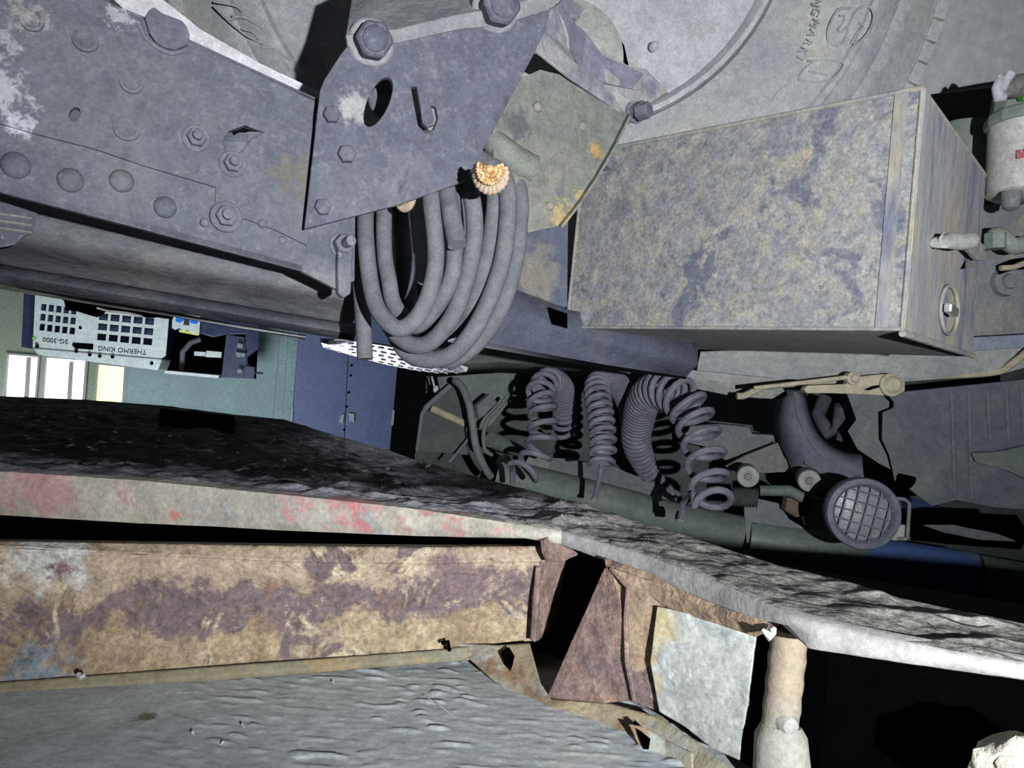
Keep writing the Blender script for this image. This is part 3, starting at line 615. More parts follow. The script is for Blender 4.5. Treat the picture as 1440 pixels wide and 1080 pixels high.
b = MB(); b.tube([cp2.at(1407, 377, .026), cp2.at(1425, 376, .026), cp2.at(1446, 368, .026)], .005, 8); b.build('cable', M['cream'], T, smooth=True)
b = MB(); pq = Plane((1370, 480, 1.22), (1370, 490, 1.22), (1440, 480, 1.22)); b.plate([(1369, 474), (1480, 468), (1480, 486), (1366, 494)], pq, .03)
M['barb'] = mat('blue_grey_bar_paint', (.22, .25, .31), bumps=((60, .15),))
tag(b.build('support_bar', M['barb'], base=pq.at(1400, 480), bevel=.002), 'straight blue-grey bar at the bottom corner of the box end, right edge', 'bar')

# ------------------------------------------------------------------ mudguard sheets under the box
mg = Plane((1000, 520, 1.45), (1000, 540, 1.50), (1400, 510, 1.45))
b = MB(); b.sheet([[P(985, 495, 1.40), P(1100, 490, 1.38), P(1250, 490, 1.36), P(1420, 470, 1.36), P(1500, 460, 1.36)], [P(980, 520, 1.42), P(1100, 532, 1.42), P(1250, 538, 1.40), P(1410, 525, 1.38), P(1500, 500, 1.38)]])
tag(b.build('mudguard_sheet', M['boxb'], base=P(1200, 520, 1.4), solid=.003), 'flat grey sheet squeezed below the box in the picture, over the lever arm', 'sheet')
b = MB(); b.sheet([[P(990, 498, 1.5), P(1040, 500, 1.5), P(1110, 510, 1.5), P(1130, 535, 1.5)], [P(965, 530, 1.52), P(1010, 536, 1.52), P(1060, 538, 1.52), P(1118, 540, 1.52)], [P(975, 545, 1.54), P(1030, 556, 1.54), P(1085, 560, 1.54), P(1092, 556, 1.54)]])
T2 = tag(b.build('pale_fairing', M['silver'], base=P(1040, 530, 1.5), solid=.004), 'pale silvery sheet with a black upper edge, right of the largest spiral hose', 'fairing')
b = MB(); b.tube(path([(1036, 557, 1.44), (1048, 556, 1.44), (1072, 545, 1.44), (1110, 540, 1.43), (1200, 534, 1.42), (1290, 530, 1.40), (1395, 524, 1.38), (1425, 510, 1.36), (1460, 480, 1.34)], 6), .0065, 8)
tag(b.build('bent_rod', M['cream'], base=P(1200, 534, 1.42), smooth=True), 'long thin pale rod curving along the lower edge of the box area', 'rod')
T = thing('lever_arm', 'cream dusty lever arm with round pivot ends, below the box in the picture', 'lever', P(1200, 545, 1.36))
pa = Plane((1130, 545, 1.34), (1130, 555, 1.34), (1270, 540, 1.34))
b = MB(); b.plate([(1130, 548), (1136, 542), (1190, 540), (1205, 530), (1240, 526), (1262, 526), (1273, 536), (1273, 550), (1262, 556), (1240, 556), (1170, 553), (1136, 553)], pa, .02); b.build('arm', M['cream'], T, bevel=.003)
b = MB(); b.lathe(pa.at(1198, 532, .0), pa.n, [(-.01, .012), (.008, .012), (.010, .007), (.014, .006)], 20); b.build('pivot', M['cream'], T, bevel=.001)
b = MB(); b.lathe(pa.at(1252, 541, .0), pa.n, [(-.01, .021), (.006, .021), (.008, .016), (.012, .012), (.013, .003)], 24); b.build('pivot', M['cream'], T, bevel=.001)
b = MB(); b.tube([pa.at(1060, 546, .0), pa.at(1130, 538, .0), pa.at(1195, 530, .004)], .004, 8); b.build('pull_rod', M['cream'], T, smooth=True)
b = MB(); b.plate([(1215, 548), (1226, 543), (1238, 541), (1236, 545), (1222, 549)], pa, .002, out=.002); b.build('slot', M['void'], T)

# ------------------------------------------------------------------ cab: rear wall, corner guard, arch, sill
cw = Plane((600, 520, 2.25), (600, 700, 2.25), (1400, 650, 2.1))
b = MB(); b.plate([(598, 500), (1600, 440), (1600, 860), (1440, 850), (1250, 820), (900, 760), (588, 690), (583, 640), (600, 590)], cw, .02,
    holes=[[(985, 556), (1094, 560), (1092, 612), (1060, 606), (1058, 598), (985, 590)]])
tag(b.build('cab_rear_wall', M['cabdark'], base=cw.at(900, 600)), 'dim dark green-grey rear cab wall behind the spiral hoses', 'cab wall')
b = MB(); b.sheet([[P(x, y, Y) for x, y, Y in r_] for r_ in (
    [(600, 488, 1.9), (700, 486, 1.9), (820, 495, 1.9), (960, 520, 1.88), (1070, 545, 1.86)], [(606, 512, 1.88), (700, 508, 1.88), (820, 515, 1.88), (960, 540, 1.86), (1070, 556, 1.85)],
    [(612, 528, 1.92), (700, 522, 1.93), (820, 526, 1.93), (960, 556, 1.9), (1070, 562, 1.9)])])
tag(b.build('cab_crossmember', M['cabgreen'], base=P(800, 510, 1.9), solid=.01, smooth=True), 'grey-green crossmember from which the spiral hoses hang in the picture', 'crossmember')
b = MB(); pq = Plane((620, 520, 2.0), (620, 600, 2.0), (740, 560, 2.02)); b.plate([(612, 518), (735, 516), (728, 540), (716, 566), (690, 600), (660, 604), (648, 560), (634, 545), (618, 548)], pq, .01)
tag(b.build('rear_panel', M['cabgreen'], base=pq.at(680, 550), bevel=.003), 'plain grey-green panel left of the first spiral hose', 'panel')
b = MB(); pq = Plane((600, 580, 1.95), (600, 630, 1.95), (660, 600, 1.95))
T = thing('corner_shield', 'folded dark corner shield with a stub pipe, at the edge of the black gap', 'shield', pq.at(625, 600))
b.plate([(632, 541), (645, 545), (652, 575), (658, 640), (585, 634), (594, 578), (606, 566)], pq, .006); b.build('sheet', M['cabdark'], T, bevel=.001)
b = MB(); b.tube([pq.at(586, 634, .004), pq.at(594, 582, .012), pq.at(600, 572, .014), pq.at(634, 542, .006)], [.004, .006, .007, .007], 8); b.build('folded_edge', M['cabgrey'], T, smooth=True)
b = MB(); b.tube([pq.at(606, 574, .03), pq.at(654, 596, .01)], .010, 14); b.build('stub_pipe', M['cream'], T, smooth=True)
M['lit'] = mat('white_painted_edge', (.75, .75, .9), bumps=())
b = MB(); b.tube([P(604, 518, 2.05), P(612, 548, 2.05)], .003, 6); b.lathe(P(615, 548, 2.04), V((0, -1, 0)), [(0, .012), (.006, .010)], 14); tag(b.build('hinge', M['lit'], base=P(612, 540, 2.05)), 'tiny bright lilac hinge at the top of the black gap', 'hinge')
b = MB(); b.tube(path([(640, 535, 1.86), (650, 545, 1.84), (660, 570, 1.82), (665, 600, 1.82), (670, 630, 1.82), (682, 658, 1.84), (690, 670, 1.86)], 6), .0095, 14)
tag(b.build('rubber_pipe', M['cabgrey'], base=P(660, 570, 1.82), smooth=True), 'thick grey pipe dropping left of the first spiral hose, beside the corner shield', 'pipe')
b = MB(); b.tube(path([(712, 560, 1.84), (700, 575, 1.83), (686, 590, 1.83), (680, 610, 1.83), (682, 632, 1.84), (692, 640, 1.85)], 6), .005, 10)
tag(b.build('thin_pipe', M['cabgreen'], base=P(690, 590, 1.83), smooth=True), 'thin curved pipe between the thick grey pipe and the first spiral hose', 'pipe')
b = MB(); pq = Plane((680, 555, 1.86), (680, 580, 1.86), (700, 560, 1.88)); b.plate([(671, 570), (690, 553), (700, 566), (682, 584), (674, 590)], pq, .02)
tag(b.build('square_block', M['cabgrey'], base=pq.at(685, 570), bevel=.003), 'tilted grey block on the panel beside the thin curved pipe', 'block')
b = MB(); b.tube([P(632, 650, 1.9), P(662, 613, 1.9)], .0035, 6); tag(b.build('thin_rod', M['cabgrey'], base=P(640, 640, 1.9)), 'thin slanting rod in the black area left of the thick pipe', 'rod')
T = thing('ball_joint', 'pale green cone and rounded knob under the first spiral hose', 'joint', P(700, 625, 1.9))
b = MB(); b.tube([P(690, 618, 1.86), P(700, 622, 1.88), P(735, 636, 1.95)], [.020, .021, .014], 20); b.build('cone', M['cabgreen'], T, smooth=True)
b = MB(); b.lathe(P(712, 652, 1.88), V((.3, -1, 0)), [(-.02, .022), (0, .022), (.01, .016), (.013, .004)], 20); b.build('knob', M['cabgrey'], T, smooth=True)
b = MB(); b.prism([P(745, 640, 1.86), P(778, 640, 1.86), P(770, 662, 1.86), P(755, 674, 1.86), P(730, 664, 1.86)], V((0, .02, 0))); b.build('flag_plate', M['cabgreen'], T, bevel=.002)

# spiral air hoses
def spiral(name, label, pts, rad, wire, pitches, tail=None, tail_s=None):
    sp_ = path(pts, 14); L = [0]
    for a, c in zip(sp_, sp_[1:]): L.append(L[-1] + (c - a).length)
    tot = L[-1]; T_ = []; n = len(sp_)
    for i in range(n): T_.append((sp_[min(n - 1, i + 1)] - sp_[max(0, i - 1)]).normalized())
    u = T_[0].cross(V((0, 1, 0))).normalized(); fr = []
    for i in range(n):
        u = (u - T_[i] * u.dot(T_[i])).normalized(); fr.append((u.copy(), T_[i].cross(u)))
    out = []; s_ = 0; th = 0; i = 0
    while s_ < tot:
        while i < n - 2 and L[i + 1] < s_: i += 1
        f = (s_ - L[i]) / max(1e-6, L[i + 1] - L[i]); t = s_ / tot
        k = t * (len(pitches) - 1); q = min(len(pitches) - 2, int(k)); pit = pitches[q] + (pitches[q + 1] - pitches[q]) * (k - q)
        c = sp_[i].lerp(sp_[i + 1], f); uu = fr[i][0].lerp(fr[i + 1][0], f); ww = fr[i][1].lerp(fr[i + 1][1], f)
        kr = t * (len(rad) - 1); qr = min(len(rad) - 2, int(kr)); rr = rad[qr] + (rad[qr + 1] - rad[qr]) * (kr - qr)
        out.append(c + (uu * math.cos(th) + ww * math.sin(th)) * rr)
        th += 2 * math.pi / 16; s_ += pit / 16
    if tail: out = out + [P(*p) for p in tail]
    if tail_s: out = [P(*p) for p in tail_s] + out
    Tt = thing(name, label, 'air hose', P(*pts[len(pts) // 2]), 'spiral air hoses behind the cab')
    b = MB(); b.tube(out, wire, 8); b.build('spiral_tube', M['coil'], Tt, smooth=True)
    return Tt, out
spiral('spiral_hose', 'leftmost of the three spiral air hoses, with its coils loosening near the end', [(730, 668, 1.56), (748, 652, 1.58), (762, 618, 1.60), (763, 578, 1.62), (760, 552, 1.64), (772, 537, 1.68), (788, 546, 1.76), (794, 572, 1.84), (790, 610, 1.90)], [.030, .029, .028, .027, .026, .025, .023], .0064, [.05, .040, .030, .022, .018, .016, .018, .03], tail_s=[(721, 680, 1.62), (721, 660, 1.60)])
Tm, o_ = spiral('spiral_hose', 'narrow middle spiral air hose with a straight tail hanging from it', [(845, 655, 1.52), (848, 630, 1.54), (846, 595, 1.57), (841, 560, 1.60), (842, 541, 1.64), (856, 536, 1.70), (872, 545, 1.76), (884, 575, 1.84), (890, 620, 1.90)], [.024, .0245, .025, .024, .023, .021, .020], .0058, [.026, .021, .016, .0135, .0125, .0125, .013, .02], tail_s=[(836, 702, 1.58), (843, 672, 1.56), (846, 650, 1.54)])
Tr, o_ = spiral('spiral_hose', 'widest spiral air hose on the right, its last loops stretched beside the round bushings', [(1003, 716, 1.36), (999, 690, 1.40), (994, 660, 1.43), (988, 625, 1.46), (976, 590, 1.49), (958, 560, 1.52), (930, 549, 1.58), (908, 562, 1.66), (898, 590, 1.74), (895, 622, 1.80), (908, 655, 1.86), (930, 688, 1.92), (952, 704, 1.96)], [.034, .036, .038, .039, .038, .036, .033, .030, .028, .022, .018, .016], .0068, [.060, .052, .042, .032, .022, .016, .0145, .0145, .016, .02, .03, .04], tail_s=[(958, 728, 1.44), (962, 706, 1.42), (975, 695, 1.38)])
b = MB(); b.lathe(P(957, 733, 1.49), V((.1, 0, 1)), [(0, .011), (.012, .012), (.02, .009)], 12); b.build('end_fitting', M['cabgrey'], Tr, smooth=True)
b = MB(); b.lathe(P(835, 704, 1.58), V((.1, 0, 1)), [(0, .008), (.006, .008)], 12); b.build('end_fitting', M['cabgrey'], Tm, smooth=True)

# sills and beams of the cab
def roll(pts, r, name, m, label, cat, k=5):
    b = MB(); b.tube(path(pts, k), r, 20); return tag(b.build(name, m, base=P(*pts[0]), smooth=True), label, cat)
roll([(700, 668, 1.86), (780, 688, 1.85), (860, 708, 1.84), (940, 730, 1.82), (1042, 752, 1.80)], .045, 'cab_sill', M['cabgreen'], 'rounded green-grey cab sill under the spiral hose ends', 'sill')
M['sillb'] = mat('blue_green_sill', (.20, .26, .24), [('blob', (.10, .17, .42), P(1300, 785, 1.72) - P(1052, 757, 1.80), .13, .9)], rough=.45, bumps=((40, .12),), spec=.5)
roll([(1052, 757, 1.80), (1120, 768, 1.78), (1240, 786, 1.74), (1368, 806, 1.70)], .048, 'cab_sill', M['sillb'], 'rounded cab sill painted blue, below the round work lamp', 'sill')
roll([(1374, 808, 1.70), (1440, 820, 1.68), (1560, 840, 1.66)], .046, 'cab_sill', M['cabgreen'], 'short green-grey sill end beyond the dark joint, at the right edge', 'sill')
b = MB(); pq = Plane((760, 650, 1.90), (760, 680, 1.86), (900, 670, 1.88)); b.plate(roughen([(742, 642), (800, 645), (860, 655), (940, 688), (950, 706), (880, 696), (800, 676), (748, 662)], 1.2, 12), pq, .01)
tag(b.build('splintered_board', M['cabgrey'], base=pq.at(840, 670)), 'flat flaking board lying behind the middle spiral hose end', 'board')
b = MB(); pq = Plane((1060, 700, 1.78), (1060, 750, 1.78), (1150, 720, 1.76)); b.plate([(1046, 712), (1060, 700), (1095, 708), (1110, 730), (1130, 742), (1168, 748), (1168, 772), (1050, 764)], pq, .01)
tag(b.build('sill_bracket', M['cabgrey'], base=pq.at(1100, 740), bevel=.002), 'grey-blue curved plate on the sill left of the work lamp', 'plate')
# engine area shapes
b = MB(); pq = Plane((1010, 600, 1.92), (1010, 650, 1.92), (1100, 620, 1.9)); b.plate([(960, 600), (1010, 596), (1054, 600), (1058, 610), (1094, 612), (1096, 620), (1060, 634), (1020, 648), (1000, 630), (962, 622)], pq, .05)
tag(b.build('engine_block', M['cabgrey'], base=pq.at(1030, 610), bevel=.004), 'bluish grey block edge below the black recess, beside the spiral hose', 'engine part')
b = MB(); pq = Plane((1030, 640, 1.84), (1030, 670, 1.84), (1110, 650, 1.84)); b.plate(roughen([(1020, 656), (1050, 640), (1094, 622), (1104, 645), (1120, 650), (1110, 664), (1040, 666)], .8, 12), pq, .015)
tag(b.build('heat_shield', M['tandust'], base=pq.at(1070, 650), bevel=.002), 'ochre-grey plate just over the two round bushings', 'shield')
for x, y, Y, r, lab in ((1052, 670, 1.66, .025, 'round pale bushing nearest the widest spiral hose'), (1138, 676, 1.64, .025, 'round pale bushing between its twin and the work lamp')):
    T = thing('bushing', lab, 'bushing', P(x, y, Y), 'round rubber bushings')
    nn = V((-.25, -1, -.02)).normalized(); c = P(x, y, Y)
    b = MB(); b.lathe(c, nn, [(-.06, r * .9), (-.004, r), (0, r * .96)], 28); b.build('sleeve', M['cabgrey'], T, smooth=True)
    b = MB(); b.lathe(c, nn, [(-.002, r * .93), (.004, r * .9), (.005, r * .5), (.003, r * .42)], 28); b.build('face', M['silver'], T, smooth=True)
    b = MB(); b.lathe(c, nn, [(0, r * .36), (.008, r * .34), (.010, r * .26)], 18); b.build('pin', M['tandust'], T, smooth=True)
b = MB(); b.tube([P(1068, 690, 1.70), P(1110, 690, 1.69), P(1130, 700, 1.68)], [.012, .013, .012], 12); tag(b.build('link_arm', M['cabgreen'], base=P(1100, 690, 1.7), smooth=True), 'grey-green link arm joining the two round bushings', 'arm')
b = MB(); ax = (P(1068, 700, 1.72) - P(1030, 698, 1.73)); n = 9
pr = []
for i in range(n): pr += [(ax.length * i / n, .019), (ax.length * (i + .5) / n, .024)]
b.lathe(P(1028, 698, 1.73), ax, pr, 20); tag(b.build('rubber_bellows', M['cabdark'], base=P(1028, 698, 1.73), smooth=True), 'short ribbed rubber bellows right of the last spiral hose loop', 'bellows')
M['rustbox'] = mat('brown_rusty_part', (.22, .16, .12), [((.12, .10, .09), 20, .5, .65)], bumps=((50, .4),))
b = MB(); pq = Plane((1110, 700, 1.72), (1110, 730, 1.72), (1140, 710, 1.72)); b.plate(roughen([(1108, 700), (1138, 696), (1140, 722), (1120, 728), (1104, 718)], 1.5, 8), pq, .03)
tag(b.build('rusty_clamp', M['rustbox'], base=pq.at(1122, 712), bevel=.003), 'brown rusty clamp left of the work lamp', 'clamp')
b = MB(); b.plate(roughen([(1140, 700), (1160, 702), (1164, 745), (1135, 740), (1130, 725), (1144, 720)], 1.2, 8), pq, .02)
tag(b.build('grey_clamp', M['tandust'], base=pq.at(1150, 720), bevel=.003), 'grey clamp piece touching the left rim of the work lamp', 'clamp')
# wheel arch
T = thing('inner_arch', 'curved blue-grey inner wheel arch with a raised lip, over the work lamp', 'wheel arch', P(1130, 620, 1.75))
la = [(1094, 562, 1.86), (1090, 590, 1.85), (1096, 620, 1.84), (1108, 646, 1.82), (1120, 672, 1.80), (1150, 690, 1.78)]
lb = [(1118, 552, 1.80), (1122, 580, 1.78), (1134, 610, 1.77), (1152, 636, 1.76), (1180, 654, 1.75), (1214, 670, 1.74)]
lc = [(1132, 552, 1.82), (1140, 580, 1.82), (1150, 604, 1.82), (1166, 622, 1.81), (1190, 634, 1.80), (1212, 640, 1.78)]
b = MB(); b.sheet([smoothpath([P(*p) for p in l], 4) for l in (la, lb)]); M['arch'] = mat('arch_paint', (.19, .21, .26), [((.27, .28, .27), 7, .5, .7)], bumps=((60, .15),)); b.build('skirt', M['arch'], T, solid=.004, smooth=True)
b = MB(); b.sheet([smoothpath([P(*p) for p in l], 4) for l in (lb, lc)]); b.build('inner_skirt', M['arch'], T, solid=.004, smooth=True)
b = MB(); b.tube(smoothpath([P(*p) for p in lb], 4), .004, 8); b.build('lip', M['cabgrey'], T, smooth=True)
b = MB(); b.tube(path([(1132, 650, 1.77), (1160, 668, 1.75), (1180, 680, 1.74)], 4), .003, 6); b.build('seam', M['cabgrey'], T)
b = MB(); b.lathe(P(1130, 628, 1.79), V((0, -1, 0)), [(-.002, .003), (.002, .003)], 8); b.build('screw', M['void'], T)
b = MB(); b.tube([P(1160, 560, 1.95), P(1150, 585, 1.93), P(1166, 610, 1.9), P(1180, 600, 1.88), P(1184, 570, 1.86)], .018, 12); b.tube([P(1195, 560, 1.86), P(1204, 580, 1.86), P(1200, 592, 1.86), P(1188, 592, 1.86), P(1180, 620, 1.86)], .009, 10)
tag(b.build('arch_pipework', M['steel2'], base=P(1170, 580, 1.9), smooth=True), 'dark pipes seen inside the opening of the inner wheel arch', 'pipes')
b = MB(); b.tube(path([(1140, 600, 1.9), (1166, 640, 1.88), (1206, 664, 1.84), (1214, 680, 1.8)], 5), .006, 8); tag(b.build('arch_cable', M['cabgrey'], base=P(1166, 640, 1.88), smooth=True), 'grey cable running from the arch down to the work lamp', 'cable')
# cab corner guard with ribs
gq = Plane((1250, 560, 1.62), (1250, 680, 1.66), (1430, 600, 1.55))
T = thing('corner_guard', 'big dark ribbed plastic guard panel, right of the wheel arch', 'guard panel', gq.at(1340, 620))
M['guard'] = mat('guard_plastic', (.155, .17, .205), [((.24, .26, .24), 6, .5, .72)], rough=.75, bumps=((60, .25),))
b = MB(); b.plate([(1224, 530), (1262, 552), (1480, 530), (1480, 720), (1400, 714), (1345, 704), (1310, 712), (1268, 680), (1258, 676), (1250, 640), (1240, 618), (1241, 580), (1256, 574), (1257, 566)], gq, .006)
b.build('panel', M['guard'], T, bevel=.002)
M['guardr'] = mat('guard_rib', (.20, .22, .23), bumps=((60, .25),))
for x, y0, y1 in ((1338, 552, 690), (1362, 548, 700), (1388, 546, 618), (1414, 546, 616), (1436, 546, 612)):
    b = MB(); b.tube([gq.at(x, y0, -.004), gq.at(x + 2, (y0 + y1) / 2, -.001), gq.at(x + 4, y1, -.004)], .006, 8); b.build('rib', M['guardr'], T, smooth=True)
b = MB(); b.plate(roughen([(1366, 638), (1400, 636), (1480, 620), (1480, 690), (1412, 660), (1372, 650)], .6, 14), gq, .012, out=.016); b.build('lower_fold', M['cabgreen'], T, bevel=.004)
b = MB(); pq = Plane((1190, 560, 1.72), (1190, 640, 1.72), (1250, 600, 1.67)); b.plate([(1190, 552), (1260, 548), (1256, 572), (1240, 582), (1242, 620), (1252, 660), (1236, 652), (1206, 632), (1192, 606), (1204, 590)], pq, .006)
tag(b.build('side_shield', M['cabgrey'], base=pq.at(1225, 590), bevel=.001), 'flat grey shield between the arch opening and the ribbed guard panel', 'shield')
b = MB(); b.tube([P(1232, 668, 1.7), P(1252, 676, 1.7), P(1262, 690, 1.7), P(1275, 672, 1.64)], [.02, .024, .018, .02], 10); tag(b.build('dark_joint', M['void'], base=P(1245, 675, 1.7), smooth=True), 'black lump just right of the top of the work lamp', 'joint')
b = MB(); pq = Plane((1290, 690, 2.05), (1290, 740, 2.05), (1440, 740, 2.02)); b.plate([(1282, 700), (1316, 712), (1342, 718), (1342, 726), (1284, 728)], pq, .12)
tag(b.build('blue_panel', M['blue'], base=pq.at(1310, 715)), 'saturated blue paint patch of the cab right of the work lamp bracket', 'panel')
b = MB(); pq = Plane((1290, 720, 1.66), (1290, 760, 1.60), (1440, 740, 1.6)); b.plate(roughen([(1284, 728), (1340, 720), (1430, 724), (1442, 742), (1440, 764), (1380, 760), (1284, 752)], 1, 14), pq, .02)
T = thing('black_step_bar', 'flat black bar with ragged slots along the sill, right of the lamp bracket', 'bar', pq.at(1360, 745)); b.build('bar', M['void'], T, bevel=.002)
b = MB(); b.plate(roughen([(1300, 738), (1340, 738), (1400, 750), (1428, 760), (1380, 758), (1330, 748)], .8, 12), pq, .003, out=.004); b.build('grey_insert', M['cabgrey'], T)
# work lamp
c = P(1213, 722, 1.42); nn = V((-.16, -1, .05)).normalized(); r = .068
T = thing('work_lamp', 'round work lamp with a wire grid over its glass, on the cab sill', 'lamp', c)
M['lampb'] = mat('lamp_housing', (.16, .18, .22), [((.23, .24, .26), 16, .5, .7)], rough=.6, bumps=((60, .15),))
M['glass'] = mat('dusty_lamp_glass', (.27, .28, .30), rough=.4, bumps=((12, .3),), spec=.5)
b = MB(); b.lathe(c, nn, [(-.07, r * .5), (-.05, r * .8), (-.02, r), (.004, r), (.010, r * .97), (.012, r * .84), (.006, r * .76), (-.002, r * .74)], 48); b.build('housing', M['lampb'], T, smooth=True, angle=50)
b = MB(); b.lathe(c, nn, [(-.004, r * .75), (.0, r * .74), (.004, r * .5), (.006, r * .02)], 40); b.build('lens', M['glass'], T, smooth=True)
gx = (V((1, 0, -.28)) - nn * V((1, 0, -.28)).dot(nn)).normalized(); gy = nn.cross(gx)
for d1, d2 in ((gx, gy), (gy, gx)):
    for k in (-2, -1, 0, 1, 2):
        off = k * r * .29; L = math.sqrt(max(0, (r * .80) ** 2 - off ** 2))
        b = MB(); b.tube([c + nn * .011 + d2 * off - d1 * L, c + nn * .013 + d2 * off, c + nn * .011 + d2 * off + d1 * L], .0016, 6); b.build('guard_wire', M['lampb'], T)
b = MB(); b.tube([P(1248, 700, 1.44), P(1272, 702, 1.43), P(1279, 708, 1.43), P(1276, 756, 1.43), P(1262, 758, 1.44)], .0035, 8); b.build('bracket_loop', M['cabgrey'], T, smooth=True)
b = MB(); b.box(P(1262, 748, 1.45), V((.03, 0, 0)), V((0, .02, 0)), V((0, 0, .03))); b.build('mount_foot', M['silver'], T, bevel=.002)

# ------------------------------------------------------------------ neighbouring lorry with the refrigeration unit
M['teal'] = mat('pale_teal_body', (.30, .42, .42), [((.26, .36, .38), 1.5, .45, .7)], rough=.5, bumps=((4, .06),))
M['violet'] = mat('blue_violet_door', (.20, .23, .40), [((.17, .19, .36), 2, .45, .7)], rough=.5, bumps=((5, .05),))
tp = Plane((200, 450, 6.1), (195, 550, 6.1), (405, 500, 6.6))
T = thing('lorry_body', 'pale teal lorry box body behind the refrigeration unit', 'lorry body', tp.at(300, 450))
b = MB(); b.plate([(182, 400), (416, 440), (402, 640), (170, 620)], tp, .08); b.build('wall_panel', M['teal'], T)
b = MB(); b.plate([(408, 440), (423, 444), (410, 640), (394, 640)], tp, .10, out=.03); b.build('corner_post', M['teal'], T, bevel=.01)
for k in range(6):
    b = MB(); b.lathe(tp.at(414 - k * 2.2, 480 + k * 24, .03), tp.n, [(0, .016), (.01, .012)], 8); b.build('rivet', M['post'], T)
b = MB(); b.tube([tp.at(186, 440, .004), tp.at(174, 600, .004)], .008, 6); b.tube([tp.at(392, 470, .004), tp.at(381, 610, .004)], .008, 6); b.build('seam', M['post'], T)
dp_ = Plane((420, 500, 6.5), (410, 600, 6.5), (555, 540, 7.0))
T = thing('lorry_doors', 'blue-violet double doors with white hinge plates beside the teal lorry body', 'doors', dp_.at(490, 500))
for pts in ([(424, 440), (492, 440), (481, 680), (405, 680)], [(494, 440), (566, 440), (544, 680), (483, 680)]):
    b = MB(); b.plate(pts, dp_, .05); b.build('door', M['violet'], T, bevel=.004)
M['hinge'] = mat('pale_hinge', (.45, .50, .56), bumps=())
for pts in ([(480, 583), (484, 583), (482, 596), (477, 594)], [(491, 581), (498, 582), (498, 594), (492, 592)], [(410, 572), (412, 572), (411, 596), (408, 596)], [(553, 577), (555, 577), (553, 598), (551, 598)]):
    b = MB(); b.plate(pts, dp_, .02, out=.03); b.build('hinge_plate', M['hinge'], T)
for x, y in ((494, 514), (493, 528), (490, 552), (487, 572), (484, 604)):
    b = MB(); b.lathe(dp_.at(x, y, .002), dp_.n, [(0, .012), (.01, .01)], 6); b.build('catch', M['void'], T)

up_ = Plane((60, 450, 5.3), (56, 500, 5.3), (330, 490, 5.65))
T = thing('refrigeration_unit', 'white louvred transport refrigeration unit with an open dark end, on the teal lorry', 'refrigeration unit', up_.at(200, 450))
M['white'] = mat('white_unit_paint', (.66, .72, .70), [((.58, .63, .62), 3, .5, .7)], rough=.45, bumps=((6, .05),))
M['navy'] = mat('navy_unit_paint', (.035, .045, .10), rough=.35, bumps=((6, .05),), spec=.5)
def cell(x, y, w_, h): s_ = .10; return [(x, y), (x + w_, y + w_ * s_), (x + w_ - 1, y + h + w_ * s_), (x - 1, y + h)]
hs = []
for i in range(5):
    for j in range(3): hs.append(cell(58 + i * 10.6 - j * 1.1, 427 + j * 14 + i * 1.3, 7.6, 9.5))
    for j in range(4): hs.append(cell(141 + i * 16.2 - j * 1.3, 426 + j * 14.2 + i * 1.6, 12.6, 9.5 if j else 8))
b = MB(); b.plate([(50, 402), (240, 420), (233, 500), (224, 506), (46, 489)], up_, .015, holes=hs); COV = b.build('louvred_cover', M['white'], T)
b = MB(); b.plate([(46, 402), (240, 420), (232, 505), (42, 488)], up_, .5, out=-.12); b.build('dark_core', M['navy'], T)
b = MB(); b.plate([(46, 489), (228, 505), (222, 521), (52, 499)], up_, .4, out=.02); b.build('sill', M['white'], T, bevel=.01)
for x, y in ((52, 487), (107, 494), (126, 499), (140, 501), (158, 502), (213, 511), (113, 461)):
    b = MB(); b.lathe(up_.at(x, y, .03 if y > 470 else 0), up_.n, [(-.005, .013), (.012, .009)], 8); b.build('screw', M['void'], T)
b = MB(); b.plate([(102, 482), (131, 484), (130, 492), (106, 490), (101, 486)], up_, .02, out=.012); b.build('latch_recess', M['void'], T, bevel=.004)
tx = (up_.at(60, 480) - up_.at(200, 493)).normalized(); ty = (up_.at(150, 500) - up_.at(153, 470)).normalized(); ty = (ty - tx * ty.dot(tx)).normalized()
M['ink'] = mat('dark_lettering', (.03, .035, .06), bumps=())
glyphs('THERMO KING', up_.at(172, 492.5, .004), tx, ty, .048, .002, M['ink'], 'lettering', COV)
glyphs('SG-3000', up_.at(78, 479, .004), tx, ty, .046, .002, M['ink'], 'lettering', COV)
M['lime'] = mat('green_drop', (.25, .6, .15), bumps=())
b = MB(); b.lathe(up_.at(48, 476, .002), up_.n, [(0, .014), (.004, .012)], 12); b.build('green_mark', M['lime'], T)
# open right half
b = MB(); b.plate([(240, 425), (365, 440), (360, 533), (232, 521)], up_, .03, out=-.4); b.build('back_plate', M['void'], T)
b = MB(); b.plate([(242, 430), (364, 442), (364, 490), (346, 504), (345, 470), (320, 470), (300, 474), (285, 470), (240, 462)], up_, .03, out=-.04); b.build('navy_cover', M['navy'], T, bevel=.004)
b = MB(); b.plate([(318, 470), (344, 474), (350, 532), (311, 531)], up_, .1, out=-.03); b.build('navy_post', M['navy'], T, bevel=.004)
b = MB(); b.plate([(232, 521), (308, 528), (307, 532), (231, 525)], up_, .3, out=.0); b.build('base_rail', M['white'], T)
b = MB(); b.plate([(273, 494), (289, 495), (289, 501), (273, 500)], up_, .04, out=-.15); b.plate([(290, 493), (312, 495), (311, 503), (289, 502)], up_, .04, out=-.15); b.build('pale_block', M['white'], T, bevel=.003)
b = MB(); b.tube([up_.at(255, 520, -.2), up_.at(257, 495, -.15), up_.at(268, 482, -.15), up_.at(282, 477, -.15)], .02, 8); b.build('hose', M['steel2'], T, smooth=True)
